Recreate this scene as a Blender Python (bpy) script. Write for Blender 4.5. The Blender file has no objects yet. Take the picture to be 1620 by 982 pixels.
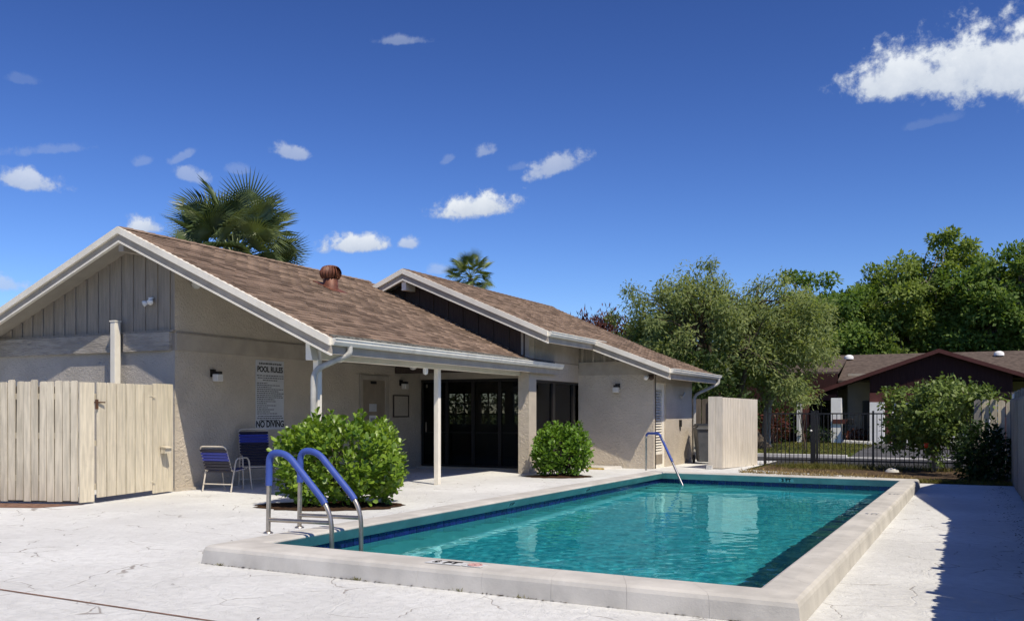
import bpy, math, random
import numpy as np
from mathutils import Vector, Matrix, Quaternion

R = math.radians
random.seed(7)
rng = np.random.default_rng(11)
scene = bpy.context.scene
COL = scene.collection

# ------------------------------------------------------------------ camera
cam_d = bpy.data.cameras.new('camera')
cam = bpy.data.objects.new('camera', cam_d)
COL.objects.link(cam)
YAW = math.atan(720 / 1460)
cam.location = (0, 0, 1.4)
cam.rotation_euler = (R(90), 0, YAW)
cam_d.sensor_width = 36
cam_d.lens = 1460 / 1620 * 36
cam_d.shift_y = 161 / 1620
cam_d.clip_start = 0.05
cam_d.clip_end = 3000
scene.camera = cam

# ------------------------------------------------------------------ light
SUN_TO = Vector((-1, 0.54, -1.65)).normalized()      # direction the sunlight travels
SUN_EL = math.asin(-SUN_TO.z)
SUN_AZ = math.atan2(-SUN_TO.x, -SUN_TO.y)
sun_d = bpy.data.lights.new('sun', 'SUN')
sun_d.energy = 4.95
sun_d.angle = R(0.53)
sun_d.color = (1.0, 0.905, 0.745)
sun = bpy.data.objects.new('sun', sun_d)
sun.rotation_euler = SUN_TO.to_track_quat('-Z', 'Y').to_euler()
sun.location = (20, -10, 40)
COL.objects.link(sun)

vs = scene.view_settings
vs.view_transform = 'Standard'
vs.look = 'None'
vs.exposure = 0.0
vs.gamma = 1.0
vs.use_curve_mapping = False
scene.cycles.max_bounces = 6
scene.cycles.diffuse_bounces = 3
scene.cycles.glossy_bounces = 3
scene.cycles.transmission_bounces = 3
scene.cycles.transparent_max_bounces = 8
scene.cycles.volume_bounces = 0
scene.cycles.caustics_refractive = True
scene.cycles.adaptive_threshold = 0.02

# ------------------------------------------------------------------ node helpers
def nd(nt, typ, **kw):
    n = nt.nodes.new(typ)
    for k, v in kw.items():
        setattr(n, k, v)
    return n

def lk(nt, a, b):
    nt.links.new(a, b)

def mth(nt, op, a, b=None, c=None, clamp=False):
    n = nd(nt, 'ShaderNodeMath', operation=op, use_clamp=clamp)
    for i, v in enumerate((a, b, c)):
        if v is None: continue
        if isinstance(v, (int, float)): n.inputs[i].default_value = v
        else: lk(nt, v, n.inputs[i])
    return n.outputs[0]

def smooth(nt, x, lo, hi, a=0.0, b=1.0):
    n = nd(nt, 'ShaderNodeMapRange', interpolation_type='SMOOTHSTEP')
    lk(nt, x, n.inputs['Value'])
    n.inputs['From Min'].default_value = lo; n.inputs['From Max'].default_value = hi
    n.inputs['To Min'].default_value = a; n.inputs['To Max'].default_value = b
    return n.outputs[0]

def mixc(nt, f, a, b, blend='MIX'):
    n = nd(nt, 'ShaderNodeMix', data_type='RGBA', blend_type=blend)
    for i, v in ((0, f), (6, a), (7, b)):
        if isinstance(v, (int, float)): n.inputs[i].default_value = v
        elif isinstance(v, tuple): n.inputs[i].default_value = (*v[:3], 1)
        else: lk(nt, v, n.inputs[i])
    return n.outputs[2]

def noise(nt, vec, scale, detail=4, rough=0.55, dist=0.0):
    n = nd(nt, 'ShaderNodeTexNoise')
    n.inputs['Scale'].default_value = scale; n.inputs['Detail'].default_value = detail
    n.inputs['Roughness'].default_value = rough; n.inputs['Distortion'].default_value = dist
    if vec is not None: lk(nt, vec, n.inputs['Vector'])
    return n.outputs['Fac']

# ------------------------------------------------------------------ world: sky and scattered fair-weather clouds
w = bpy.data.worlds.new('World'); scene.world = w; w.use_nodes = True
w.cycles.sampling_method = 'MANUAL'; w.cycles.sample_map_resolution = 512
nt = w.node_tree; nt.nodes.clear()
sky = nd(nt, 'ShaderNodeTexSky', sky_type='NISHITA', sun_disc=False)
sky.sun_elevation = SUN_EL
sky.sun_rotation = SUN_AZ
sky.altitude = 0; sky.air_density = 1.0; sky.dust_density = 0.15; sky.ozone_density = 3.5
SKY_STRENGTH = 0.075
tc = nd(nt, 'ShaderNodeTexCoord')
DIR = tc.outputs['Generated']
c_noise = noise(nt, DIR, 44, 10, 0.64, 0.12)
c_noise2 = noise(nt, DIR, 19, 3, 0.5, 0.1)
grp = bpy.data.node_groups.new('cloud_patch', 'ShaderNodeTree')
for nm, tp in (('Dir', 'NodeSocketVector'), ('C', 'NodeSocketVector'), ('Rt', 'NodeSocketVector'), ('Up', 'NodeSocketVector'),
               ('N1', 'NodeSocketFloat'), ('N2', 'NodeSocketFloat'), ('A', 'NodeSocketFloat'), ('B', 'NodeSocketFloat'), ('Dens', 'NodeSocketFloat')):
    grp.interface.new_socket(nm, in_out='INPUT', socket_type=tp)
grp.interface.new_socket('Mask', in_out='OUTPUT', socket_type='NodeSocketFloat')
grp.interface.new_socket('Height', in_out='OUTPUT', socket_type='NodeSocketFloat')
gi = nd(grp, 'NodeGroupInput'); go = nd(grp, 'NodeGroupOutput')
def vdot(g, a, b):
    n = nd(g, 'ShaderNodeVectorMath', operation='DOT_PRODUCT'); lk(g, a, n.inputs[0]); lk(g, b, n.inputs[1]); return n.outputs['Value']
dc = vdot(grp, gi.outputs['Dir'], gi.outputs['C'])
dcs = mth(grp, 'MAXIMUM', dc, 0.05)
gx = mth(grp, 'DIVIDE', mth(grp, 'DIVIDE', vdot(grp, gi.outputs['Dir'], gi.outputs['Rt']), dcs), gi.outputs['A'])
gy = mth(grp, 'DIVIDE', mth(grp, 'DIVIDE', vdot(grp, gi.outputs['Dir'], gi.outputs['Up']), dcs), gi.outputs['B'])
gyb = mth(grp, 'MULTIPLY', mth(grp, 'MINIMUM', gy, 0.0), 2.0)          # flatter base
gyy = mth(grp, 'ADD', mth(grp, 'MAXIMUM', gy, 0.0), gyb)
gd = mth(grp, 'SQRT', mth(grp, 'ADD', mth(grp, 'MULTIPLY', gx, gx), mth(grp, 'MULTIPLY', gyy, gyy)))
nn = mth(grp, 'ADD', mth(grp, 'MULTIPLY', mth(grp, 'SUBTRACT', gi.outputs['N1'], 0.5), 2.25),
         mth(grp, 'MULTIPLY', mth(grp, 'SUBTRACT', gi.outputs['N2'], 0.5), 0.9))
gm = smooth(grp, mth(grp, 'ADD', gd, nn), 1.08, 0.48)
front = smooth(grp, dc, 0.5, 0.8)
lk(grp, mth(grp, 'MULTIPLY', mth(grp, 'MULTIPLY', gm, gi.outputs['Dens']), front), go.inputs['Mask'])
lk(grp, mth(grp, 'MULTIPLY', mth(grp, 'ADD', mth(grp, 'ADD', gy, mth(grp, 'MULTIPLY', nn, -0.6)), 0.75), 0.7, clamp=True), go.inputs['Height'])

def view_dir(u, v):
    a = (u - 810) / 1460; b = (652 - v) / 1460
    s, c = math.sin(YAW), math.cos(YAW)
    return Vector((c * a - s, s * a + c, b)).normalized()
# direction (as seen in the photograph), half width, half height, tilt, density
clouds = [(1440, 130, 74, 40, -4, 1.0), (1530, 116, 88, 56, -4, 1.0), (1630, 112, 80, 62, -4, 1.0), (760, 331, 62, 22, 8, 1.0), (884, 264, 46, 20, 14, .62), (565, 389, 46, 17, 4, .95), (648, 387, 19, 13, 0, .7),
          (768, 242, 17, 12, 20, .42), (460, 243, 26, 13, -4, .55), (304, 280, 26, 13, -10, .45), (288, 250, 20, 8, 30, .28), (36, 288, 40, 17, -4, .75), (72, 238, 50, 10, 12, .2),
          (632, 66, 42, 9, 3, .34), (238, 362, 30, 15, 0, .9), (226, 258, 14, 10, 20, .22), (5, 450, 26, 18, 0, .55), (708, 254, 12, 8, 30, .2), (35, 127, 18, 9, 0, .12),
          (698, 428, 16, 10, 0, .35), (820, 265, 14, 8, 10, .15), (1468, 196, 34, 8, 6, .1), (375, 270, 14, 9, 0, .2)]
specs = []
for (u, v, a, b, tilt, dens) in clouds:
    c = view_dir(u, v)
    specs.append((c, a / 1460, b / 1460, tilt, dens))
rc = random.Random(5)
for k in range(7):                                        # the same kind of sky goes on all round
    az = YAW + R(75 + k * 33 + rc.uniform(-6, 6)); el = R(rc.uniform(12, 42))
    c = Vector((-math.sin(az) * math.cos(el), math.cos(az) * math.cos(el), math.sin(el)))
    specs.append((c, rc.uniform(.03, .12), rc.uniform(.012, .04), rc.uniform(-10, 15), rc.uniform(.3, 1)))
tot = None; hgt = None
for (c, a, b, tilt, dens) in specs:
    rt = Vector((c.y, -c.x, 0)).normalized(); up = rt.cross(c).normalized()
    q = Quaternion(c, -R(tilt)); rt.rotate(q); up.rotate(q)
    g = nd(nt, 'ShaderNodeGroup', node_tree=grp)
    lk(nt, DIR, g.inputs['Dir']); lk(nt, c_noise, g.inputs['N1']); lk(nt, c_noise2, g.inputs['N2'])
    g.inputs['C'].default_value = c; g.inputs['Rt'].default_value = rt; g.inputs['Up'].default_value = up
    g.inputs['A'].default_value = a * 1.2; g.inputs['B'].default_value = b * 1.25; g.inputs['Dens'].default_value = dens
    m = g.outputs['Mask']; h = mth(nt, 'MULTIPLY', g.outputs['Mask'], g.outputs['Height'])
    tot = m if tot is None else mth(nt, 'MAXIMUM', tot, m)
    hgt = h if hgt is None else mth(nt, 'MAXIMUM', hgt, h)
gam = nd(nt, 'ShaderNodeGamma'); gam.inputs['Gamma'].default_value = 1.65; lk(nt, sky.outputs[0], gam.inputs['Color'])
skyc = mixc(nt, 1.0, gam.outputs[0], (0.43, 0.44, 0.55), 'MULTIPLY')
ccol = mixc(nt, hgt, (6.2, 7.2, 9.0), (11.0, 11.6, 12.4))
fin = mixc(nt, tot, skyc, ccol)
bg = nd(nt, 'ShaderNodeBackground'); bg.inputs['Strength'].default_value = SKY_STRENGTH
lk(nt, fin, bg.inputs['Color'])
wo = nd(nt, 'ShaderNodeOutputWorld'); lk(nt, bg.outputs[0], wo.inputs['Surface'])

# ------------------------------------------------------------------ materials
MATS = {}
def pm(name, base, rough=0.7, var=0.12, scale=2.5, bump=0.0, bscale=40, bdist=0.0, spec=0.3, metal=0.0, rand=0.0,
       stain=0.0, stain_c=(0.2, 0.17, 0.13), grain=None, tint=False, bdepth=0.01, noise_detail=4):
    m = bpy.data.materials.new(name); m.use_nodes = True
    t = m.node_tree; t.nodes.clear()
    out = nd(t, 'ShaderNodeOutputMaterial'); p = nd(t, 'ShaderNodeBsdfPrincipled')
    lk(t, p.outputs[0], out.inputs['Surface'])
    geo = nd(t, 'ShaderNodeNewGeometry'); pos = geo.outputs['Position']
    vec = pos
    if grain:
        mp = nd(t, 'ShaderNodeMapping'); mp.inputs['Scale'].default_value = grain; lk(t, pos, mp.inputs['Vector']); vec = mp.outputs[0]
    n1 = noise(t, vec, scale, noise_detail)
    lo = tuple(c * (1 - var) for c in base); hi = tuple(min(1, c * (1 + var)) for c in base)
    colr = mixc(t, smooth(t, n1, 0.3, 0.7), lo, hi)
    if rand or tint:
        if tint:
            at = nd(t, 'ShaderNodeAttribute', attribute_name='tint'); oi = nd(t, 'ShaderNodeObjectInfo')
            r0 = mth(t, 'FRACT', mth(t, 'ADD', at.outputs['Fac'], oi.outputs['Random']))
        else:
            r0 = nd(t, 'ShaderNodeObjectInfo').outputs['Random']
        k = mth(t, 'ADD', mth(t, 'MULTIPLY', r0, 2 * rand), 1 - rand)
        cmb = nd(t, 'ShaderNodeCombineColor')
        for i in range(3): lk(t, k, cmb.inputs[i])
        colr = mixc(t, 1.0, colr, cmb.outputs[0], 'MULTIPLY')
    if stain:
        n2 = noise(t, pos, scale * 0.6 + 0.7, 6, 0.65)
        colr = mixc(t, mth(t, 'MULTIPLY', smooth(t, n2, 0.52, 0.75), stain), colr, stain_c)
    lk(t, colr, p.inputs['Base Color'])
    p.inputs['Roughness'].default_value = rough
    p.inputs['Metallic'].default_value = metal
    p.inputs['Specular IOR Level'].default_value = spec
    if bump:
        nb = noise(t, vec, bscale, 5, 0.6, bdist)
        b = nd(t, 'ShaderNodeBump'); b.inputs['Strength'].default_value = bump; b.inputs['Distance'].default_value = bdepth
        lk(t, nb, b.inputs['Height']); lk(t, b.outputs[0], p.inputs['Normal'])
    MATS[name] = m
    return m

M = MATS
pm('stucco', (.53, .465, .375), .9, .07, 1.5, bump=1.0, bscale=11, bdist=1.8, spec=.1, stain=.22, stain_c=(.38, .34, .28), bdepth=.035)
pm('stucco_grey', (.43, .395, .35), .9, .08, 1.5, bump=1.0, bscale=13, bdist=1.6, spec=.1, stain=.15, stain_c=(.24, .22, .2), bdepth=.03)
pm('trim_cream', (.80, .75, .64), .6, .06, 3, bump=.1, bscale=60, spec=.3, stain=.15, stain_c=(.4, .36, .28))
pm('trim_taupe', (.38, .335, .275), .75, .1, 3, bump=.25, bscale=40, spec=.2)
pm('soffit', (.36, .33, .28), .8, .06, 3, bump=.1, spec=.1)
pm('siding_brown', (.075, .055, .045), .75, .15, 4, bump=.2, bscale=50, grain=(6, 6, .6), spec=.2)
pm('siding_taupe', (.29, .255, .21), .8, .12, 4, bump=.3, bscale=40, grain=(6, 6, .6), spec=.15)
pm('rough_timber', (.36, .33, .29), .85, .18, 3, bump=1.0, bscale=9, grain=(.9, .9, 4), spec=.1, bdepth=.04)
pm('shingle', (.185, .132, .098), .92, .10, 7, bump=.7, bscale=120, spec=.1, rand=.46, stain=.22, stain_c=(.30, .225, .16), tint=True)
pm('shingle_far', (.105, .082, .068), .92, .25, 5, bump=.5, bscale=20, spec=.1, stain=.4, stain_c=(.06, .045, .04))
pm('gutter_white', (.76, .73, .64), .45, .08, 4, spec=.4, stain=.4, stain_c=(.33, .31, .26), bump=.05)
pm('mossy_edge', (.14, .14, .125), .95, .5, 14, bump=.6, bscale=50, spec=.05)
pm('downspout', (.46, .45, .41), .5, .12, 6, spec=.35, stain=.3)
pm('vent_rust', (.15, .055, .03), .55, .3, 9, spec=.45, metal=.1)
pm('black_metal', (.012, .011, .011), .4, .2, 6, spec=.4)
pm('bronze_frame', (.014, .012, .011), .4, .1, 6, spec=.45)
pm('opal_glass', (.62, .60, .55), .3, .05, 6, spec=.5)
pm('door_tan', (.27, .225, .17), .6, .08, 4, spec=.3, bump=.05)
pm('paper', (.7, .7, .68), .8, .05, 10, spec=.1)
pm('print_black', (.015, .015, .016), .7, .05, 10, spec=.1)
pm('print_grey', (.32, .33, .35), .7, .05, 10, spec=.1)
pm('print_red', (.50, .30, .28), .7, .1, 10, spec=.1)
pm('sign_white', (.52, .53, .54), .45, .05, 5, spec=.3)
pm('fence_cream', (.55, .495, .385), .75, .16, 4, bump=.35, bscale=40, grain=(5, 5, .5), spec=.2, rand=.09, stain=.3, stain_c=(.36, .32, .25))
pm('fence_gate', (.66, .59, .45), .72, .14, 4, bump=.3, bscale=40, grain=(5, 5, .5), spec=.2, rand=.05, stain=.25, stain_c=(.42, .36, .27))
pm('fence_grey', (.25, .235, .215), .85, .2, 4, bump=.5, bscale=30, grain=(5, 5, .5), spec=.1, rand=.15, stain=.4, stain_c=(.14, .13, .115))
pm('fence_panel', (.66, .60, .50), .75, .1, 4, bump=.3, bscale=30, grain=(5, 5, .5), spec=.2, rand=.04, stain=.25, stain_c=(.5, .4, .27))
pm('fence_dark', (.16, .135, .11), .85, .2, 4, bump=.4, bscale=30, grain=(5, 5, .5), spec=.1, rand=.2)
pm('rust_iron', (.10, .05, .03), .8, .3, 20, spec=.2)
pm('steel', (.62, .60, .57), .22, .06, 6, spec=.5, metal=1.0)
pm('steel_dull', (.45, .40, .34), .38, .15, 8, spec=.5, metal=.9)
pm('sleeve_blue', (.045, .085, .33), .55, .08, 10, spec=.35, bump=.05, bscale=80)
pm('strap_blue', (.022, .04, .30), .4, .06, 10, spec=.45)
pm('strap_navy', (.008, .009, .03), .4, .06, 10, spec=.45)
pm('frame_tan', (.55, .50, .42), .4, .06, 10, spec=.45)
pm('bin_grey', (.085, .09, .10), .5, .12, 6, spec=.4, stain=.2)
pm('bin_black', (.02, .021, .023), .5, .12, 6, spec=.4)
pm('coping', (.51, .49, .45), .75, .14, 2.5, bump=.35, bscale=55, spec=.25, stain=.35, stain_c=(.47, .44, .39), bdepth=.006)
pm('tile_blue', (.008, .014, .11), .18, .25, 20, spec=.55, rand=.25)
pm('tile_white', (.68, .69, .68), .35, .04, 20, spec=.4)
pm('plaster', (.46, .62, .56), .85, .05, 2, spec=.1)
pm('soil', (.055, .032, .02), .95, .35, 12, bump=.9, bscale=30, spec=.05, bdepth=.03)
pm('mulch', (.10, .07, .045), .95, .4, 16, bump=.9, bscale=35, spec=.05, bdepth=.03)
pm('grass_ground', (.065, .085, .022), .95, .35, .8, bump=.6, bscale=20, spec=.05, stain=.5, stain_c=(.12, .115, .045))
pm('asphalt', (.045, .045, .048), .92, .25, 2, bump=.4, bscale=60, spec=.15)
pm('kerb_white', (.62, .61, .58), .8, .1, 4, bump=.2, spec=.2, stain=.3)
pm('driveway', (.085, .085, .09), .9, .2, 1.2, bump=.3, spec=.2)
pm('joint_red', (.19, .115, .085), .95, .3, 12, bump=.5, spec=.05)
pm('maroon', (.040, .016, .014), .75, .15, 3, bump=.2, bscale=30, grain=(6, 6, .6), spec=.2)
pm('maroon_trim', (.085, .03, .026), .7, .1, 3, spec=.25)
pm('house_cream', (.42, .38, .30), .85, .06, 3, bump=.3, bscale=20, spec=.1)
pm('house_white', (.78, .78, .76), .75, .05, 3, spec=.2)
pm('bark', (.105, .085, .065), .95, .3, 6, bump=.9, bscale=14, grain=(3, 3, .6), spec=.05, bdepth=.03)
pm('bark_pale', (.25, .22, .185), .95, .25, 6, bump=.7, bscale=14, grain=(3, 3, .6), spec=.05, bdepth=.03)
pm('palm_bark', (.15, .125, .10), .95, .3, 6, bump=.9, bscale=9, spec=.05, bdepth=.04)
pm('roof_ply', (.30, .27, .22), .9, .1, 4, spec=.1)
pm('yellow_paint', (.50, .36, .10), .8, .3, 9, spec=.15)
pm('stone_white', (.55, .54, .51), .85, .15, 9, bump=.4, spec=.1)
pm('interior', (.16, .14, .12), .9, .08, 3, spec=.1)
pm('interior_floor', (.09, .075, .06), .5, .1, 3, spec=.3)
pm('table_white', (.62, .62, .60), .5, .03, 3, spec=.3)
pm('blind', (.42, .41, .38), .8, .05, 6, spec=.1)
pm('orange_red', (.55, .05, .01), .5, .2, 20, spec=.3)
pm('dirt_speck', (.06, .045, .03), .95, .4, 40, spec=.02)
pm('fan_brown', (.055, .035, .025), .5, .15, 6, spec=.35)
pm('dry_grass', (.27, .20, .09), .9, .3, 10, spec=.05, tint=True, rand=.35)

def leafmat(name, c0, c1, trans=.35, rough=.5, spec=.35):
    m = bpy.data.materials.new(name); m.use_nodes = True
    t = m.node_tree; t.nodes.clear()
    out = nd(t, 'ShaderNodeOutputMaterial'); p = nd(t, 'ShaderNodeBsdfPrincipled')
    at = nd(t, 'ShaderNodeAttribute', attribute_name='tint'); oi = nd(t, 'ShaderNodeObjectInfo')
    r0 = mth(t, 'FRACT', mth(t, 'ADD', at.outputs['Fac'], oi.outputs['Random']))
    geo = nd(t, 'ShaderNodeNewGeometry')
    nz = noise(t, geo.outputs['Position'], .9, 2)
    f = mth(t, 'ADD', mth(t, 'MULTIPLY', r0, .65), mth(t, 'MULTIPLY', smooth(t, nz, .35, .65), .35))
    colr = mixc(t, f, c0, c1)
    lk(t, colr, p.inputs['Base Color']); p.inputs['Roughness'].default_value = rough; p.inputs['Specular IOR Level'].default_value = spec
    tr = nd(t, 'ShaderNodeBsdfTranslucent')
    tcx = mixc(t, 1.0, colr, (1.25, 1.25, .6), 'MULTIPLY'); lk(t, tcx, tr.inputs['Color'])
    mx = nd(t, 'ShaderNodeMixShader'); mx.inputs[0].default_value = trans
    lk(t, p.outputs[0], mx.inputs[1]); lk(t, tr.outputs[0], mx.inputs[2]); lk(t, mx.outputs[0], out.inputs['Surface'])
    MATS[name] = m
leafmat('leaf_clusia', (.06, .14, .014), (.26, .38, .04), .30, .38, .5)
leafmat('leaf_clusia_far', (.045, .115, .014), (.17, .30, .03), .3, .4, .45)
leafmat('leaf_willow', (.145, .195, .07), (.37, .42, .17), .5, .6, .2)
leafmat('leaf_oak', (.075, .145, .03), (.21, .30, .065), .46, .55, .25)
leafmat('leaf_oak_yellow', (.095, .16, .034), (.26, .33, .075), .46, .55, .25)
leafmat('leaf_palm', (.065, .10, .04), (.20, .25, .10), .22, .42, .4)
leafmat('leaf_palm_far', (.09, .13, .03), (.26, .30, .09), .22, .42, .4)
leafmat('leaf_shrub', (.05, .095, .02), (.19, .26, .06), .3, .5, .3)
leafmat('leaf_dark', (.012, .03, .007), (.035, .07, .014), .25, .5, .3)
leafmat('leaf_red', (.06, .012, .012), (.15, .05, .03), .3, .5, .3)
leafmat('leaf_hedge', (.02, .04, .01), (.055, .09, .022), .25, .5, .25)
leafmat('blade_grass', (.08, .10, .02), (.22, .19, .06), .3, .6, .15)

# deck: worn white stamped concrete with faint broken flag outlines
m = bpy.data.materials.new('deck'); m.use_nodes = True; t = m.node_tree; t.nodes.clear(); M['deck'] = m
out = nd(t, 'ShaderNodeOutputMaterial'); p = nd(t, 'ShaderNodeBsdfPrincipled'); lk(t, p.outputs[0], out.inputs[0])
geo = nd(t, 'ShaderNodeNewGeometry'); pos = geo.outputs['Position']
dn = nd(t, 'ShaderNodeTexNoise'); dn.inputs['Scale'].default_value = 1.4; dn.inputs['Detail'].default_value = 4; lk(t, pos, dn.inputs['Vector'])
wv = nd(t, 'ShaderNodeVectorMath', operation='MULTIPLY_ADD'); lk(t, dn.outputs['Color'], wv.inputs[0]); wv.inputs[1].default_value = (.7, .7, 0); lk(t, pos, wv.inputs[2])
vo = nd(t, 'ShaderNodeTexVoronoi', feature='DISTANCE_TO_EDGE'); vo.inputs['Scale'].default_value = 1.25; lk(t, wv.outputs[0], vo.inputs['Vector'])
line = smooth(t, vo.outputs['Distance'], .009, .003)
brk = smooth(t, noise(t, pos, 1.7, 4), .49, .58)
lmask = mth(t, 'MULTIPLY', line, brk)
broad = smooth(t, noise(t, pos, .55, 5, .6), .3, .7)
fine = smooth(t, noise(t, pos, 9, 5, .65), .35, .75)
c0 = mixc(t, broad, (.585, .588, .575), (.735, .742, .728))
c0 = mixc(t, mth(t, 'MULTIPLY', fine, .5), c0, (.535, .535, .52))
spk = smooth(t, noise(t, pos, 38, 3, .7), .68, .78)
c0 = mixc(t, mth(t, 'MULTIPLY', spk, .25), c0, (.36, .33, .3))
c0 = mixc(t, mth(t, 'MULTIPLY', lmask, .75), c0, (.24, .21, .185))
lk(t, c0, p.inputs['Base Color']); p.inputs['Roughness'].default_value = .85; p.inputs['Specular IOR Level'].default_value = .2
hh = mth(t, 'ADD', mth(t, 'MULTIPLY', noise(t, pos, 11, 7, .72, .9), 1.0), mth(t, 'MULTIPLY', smooth(t, vo.outputs['Distance'], .0, .02), .18))
b = nd(t, 'ShaderNodeBump'); b.inputs['Strength'].default_value = .9; b.inputs['Distance'].default_value = .025; lk(t, hh, b.inputs['Height']); lk(t, b.outputs[0], p.inputs['Normal'])

# pool plaster floor, ripple-light speckle painted into its base colour
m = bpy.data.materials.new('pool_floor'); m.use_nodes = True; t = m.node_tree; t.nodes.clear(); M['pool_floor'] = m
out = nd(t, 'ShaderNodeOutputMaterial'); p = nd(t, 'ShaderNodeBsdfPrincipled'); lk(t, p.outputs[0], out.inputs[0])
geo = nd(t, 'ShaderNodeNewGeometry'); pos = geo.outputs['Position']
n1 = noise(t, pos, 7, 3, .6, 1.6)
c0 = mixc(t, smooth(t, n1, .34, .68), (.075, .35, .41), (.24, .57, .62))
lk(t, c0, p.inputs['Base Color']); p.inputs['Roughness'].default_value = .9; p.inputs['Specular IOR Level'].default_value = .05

# water: refracting rippled surface with the tint of the pool water
m = bpy.data.materials.new('water'); m.use_nodes = True; t = m.node_tree; t.nodes.clear(); M['water'] = m
out = nd(t, 'ShaderNodeOutputMaterial')
gls = nd(t, 'ShaderNodeBsdfGlass'); gls.inputs['Roughness'].default_value = 0.0; gls.inputs['IOR'].default_value = 1.33
lk(t, gls.outputs[0], out.inputs['Surface'])
gls.inputs['Color'].default_value = (.46, .93, .98, 1)

# tinted glass
def glassmat(name, tintc, rough=.0, boost=1.0):
    m = bpy.data.materials.new(name); m.use_nodes = True; t = m.node_tree; t.nodes.clear(); M[name] = m
    out = nd(t, 'ShaderNodeOutputMaterial')
    gl = nd(t, 'ShaderNodeBsdfGlossy'); gl.inputs['Roughness'].default_value = rough
    tr = nd(t, 'ShaderNodeBsdfTransparent'); tr.inputs['Color'].default_value = (*tintc, 1)
    fr = nd(t, 'ShaderNodeFresnel'); fr.inputs['IOR'].default_value = 1.45
    mx = nd(t, 'ShaderNodeMixShader'); lk(t, mth(t, 'MULTIPLY', fr.outputs[0], boost), mx.inputs[0]); lk(t, tr.outputs[0], mx.inputs[1]); lk(t, gl.outputs[0], mx.inputs[2])
    lk(t, mx.outputs[0], out.inputs['Surface'])
glassmat('glass_tint', (.34, .35, .34))
glassmat('glass_window', (.62, .63, .62))
glassmat('glass_house', (.12, .13, .14))

# ------------------------------------------------------------------ mesh helpers
def wloc(o):
    v = Vector((0, 0, 0))
    while o is not None:
        v += o.location; o = o.parent
    return v

class MB:
    def __init__(s): s.v = []; s.f = []; s.sm = []
    def add(s, vs, fs, smooth=False):
        n = len(s.v); s.v += [tuple(v) for v in vs]
        for f in fs: s.f.append([i + n for i in f]); s.sm.append(smooth)
        return s
    def box(s, x0, x1, y0, y1, z0, z1):
        vs = [(x, y, z) for z in (z0, z1) for y in (y0, y1) for x in (x0, x1)]
        return s.add(vs, [(0, 2, 3, 1), (4, 5, 7, 6), (0, 1, 5, 4), (2, 6, 7, 3), (0, 4, 6, 2), (1, 3, 7, 5)])
    def hexa(s, b, t):   # b, t: four points each, counter-clockwise from above
        return s.add(list(b) + list(t), [(3, 2, 1, 0), (4, 5, 6, 7), (0, 1, 5, 4), (1, 2, 6, 5), (2, 3, 7, 6), (3, 0, 4, 7)])
    def prism(s, poly, vec):   # planar polygon extruded along vec
        n = len(poly); vec = Vector(vec); a = [Vector(q) for q in poly]; b = [q + vec for q in a]
        fs = [list(range(n))[::-1], list(range(n, 2 * n))] + [(i, (i + 1) % n, n + (i + 1) % n, n + i) for i in range(n)]
        return s.add(a + b, fs)
    def tube(s, pts, rad, sides=8, caps=True, closed=False):
        pts = [Vector(q) for q in pts]; n = len(pts)
        if isinstance(rad, (int, float)): rad = [rad] * n
        rings = []; prev = None
        for i, q in enumerate(pts):
            if closed: d = pts[(i + 1) % n] - pts[i - 1]
            else: d = pts[min(i + 1, n - 1)] - pts[max(i - 1, 0)]
            d.normalize()
            if prev is None:
                u = d.orthogonal().normalized()
            else:
                u = (prev - d * prev.dot(d)); u = u.normalized() if u.length > 1e-6 else d.orthogonal().normalized()
            prev = u; wv_ = d.cross(u)
            rings.append([q + (u * math.cos(2 * math.pi * k / sides) + wv_ * math.sin(2 * math.pi * k / sides)) * rad[i] for k in range(sides)])
        vs = [v for r in rings for v in r]; fs = []
        m_ = n if closed else n - 1
        for i in range(m_):
            j = (i + 1) % n
            for k in range(sides):
                fs.append((i * sides + k, i * sides + (k + 1) % sides, j * sides + (k + 1) % sides, j * sides + k))
        s.add(vs, fs, True)
        if caps and not closed:
            s.add(rings[0], [list(range(sides))[::-1]]); s.add(rings[-1], [list(range(sides))])
        return s
    def lathe(s, prof, c=(0, 0, 0), sides=20):
        cx, cy, cz = c; vs = []; fs = []
        for (r, z) in prof:
            for k in range(sides):
                a = 2 * math.pi * k / sides; vs.append((cx + r * math.cos(a), cy + r * math.sin(a), cz + z))
        for i in range(len(prof) - 1):
            for k in range(sides): fs.append((i * sides + k, i * sides + (k + 1) % sides, (i + 1) * sides + (k + 1) % sides, (i + 1) * sides + k))
        return s.add(vs, fs, True)
    def mesh(s, name, mat):
        me = bpy.data.meshes.new(name); me.from_pydata(s.v, [], s.f)
        me.polygons.foreach_set('use_smooth', s.sm); me.materials.append(M[mat]); me.update()
        return me
    def build(s, name, mat, parent=None, loc=None):
        """verts are in world space; the object's origin goes to loc (default: the parent's origin)"""
        L = wloc(parent) if loc is None else Vector(loc)
        s.v = [(x - L.x, y - L.y, z - L.z) for (x, y, z) in s.v]
        return put(s.mesh(name, mat), name, parent, L)

def put(me, name, parent=None, pos=(0, 0, 0), rot=(0, 0, 0), scale=(1, 1, 1)):
    o = bpy.data.objects.new(name, me); COL.objects.link(o)
    if parent is not None:
        o.parent = parent; o.location = Vector(pos) - wloc(parent)
    else: o.location = pos
    o.rotation_euler = rot; o.scale = scale
    return o

def tag(o, label, cat, group=None):
    o['label'] = label; o['category'] = cat
    if group: o['group'] = group
    return o

def thing(name, label, cat, loc=(0, 0, 0), group=None):
    o = bpy.data.objects.new(name, None); COL.objects.link(o); o.location = loc; o.empty_display_size = .2
    return tag(o, label, cat, group)

def struct(o): o['kind'] = 'structure'; return o
def stuff(o): o['kind'] = 'stuff'; return o

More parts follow.
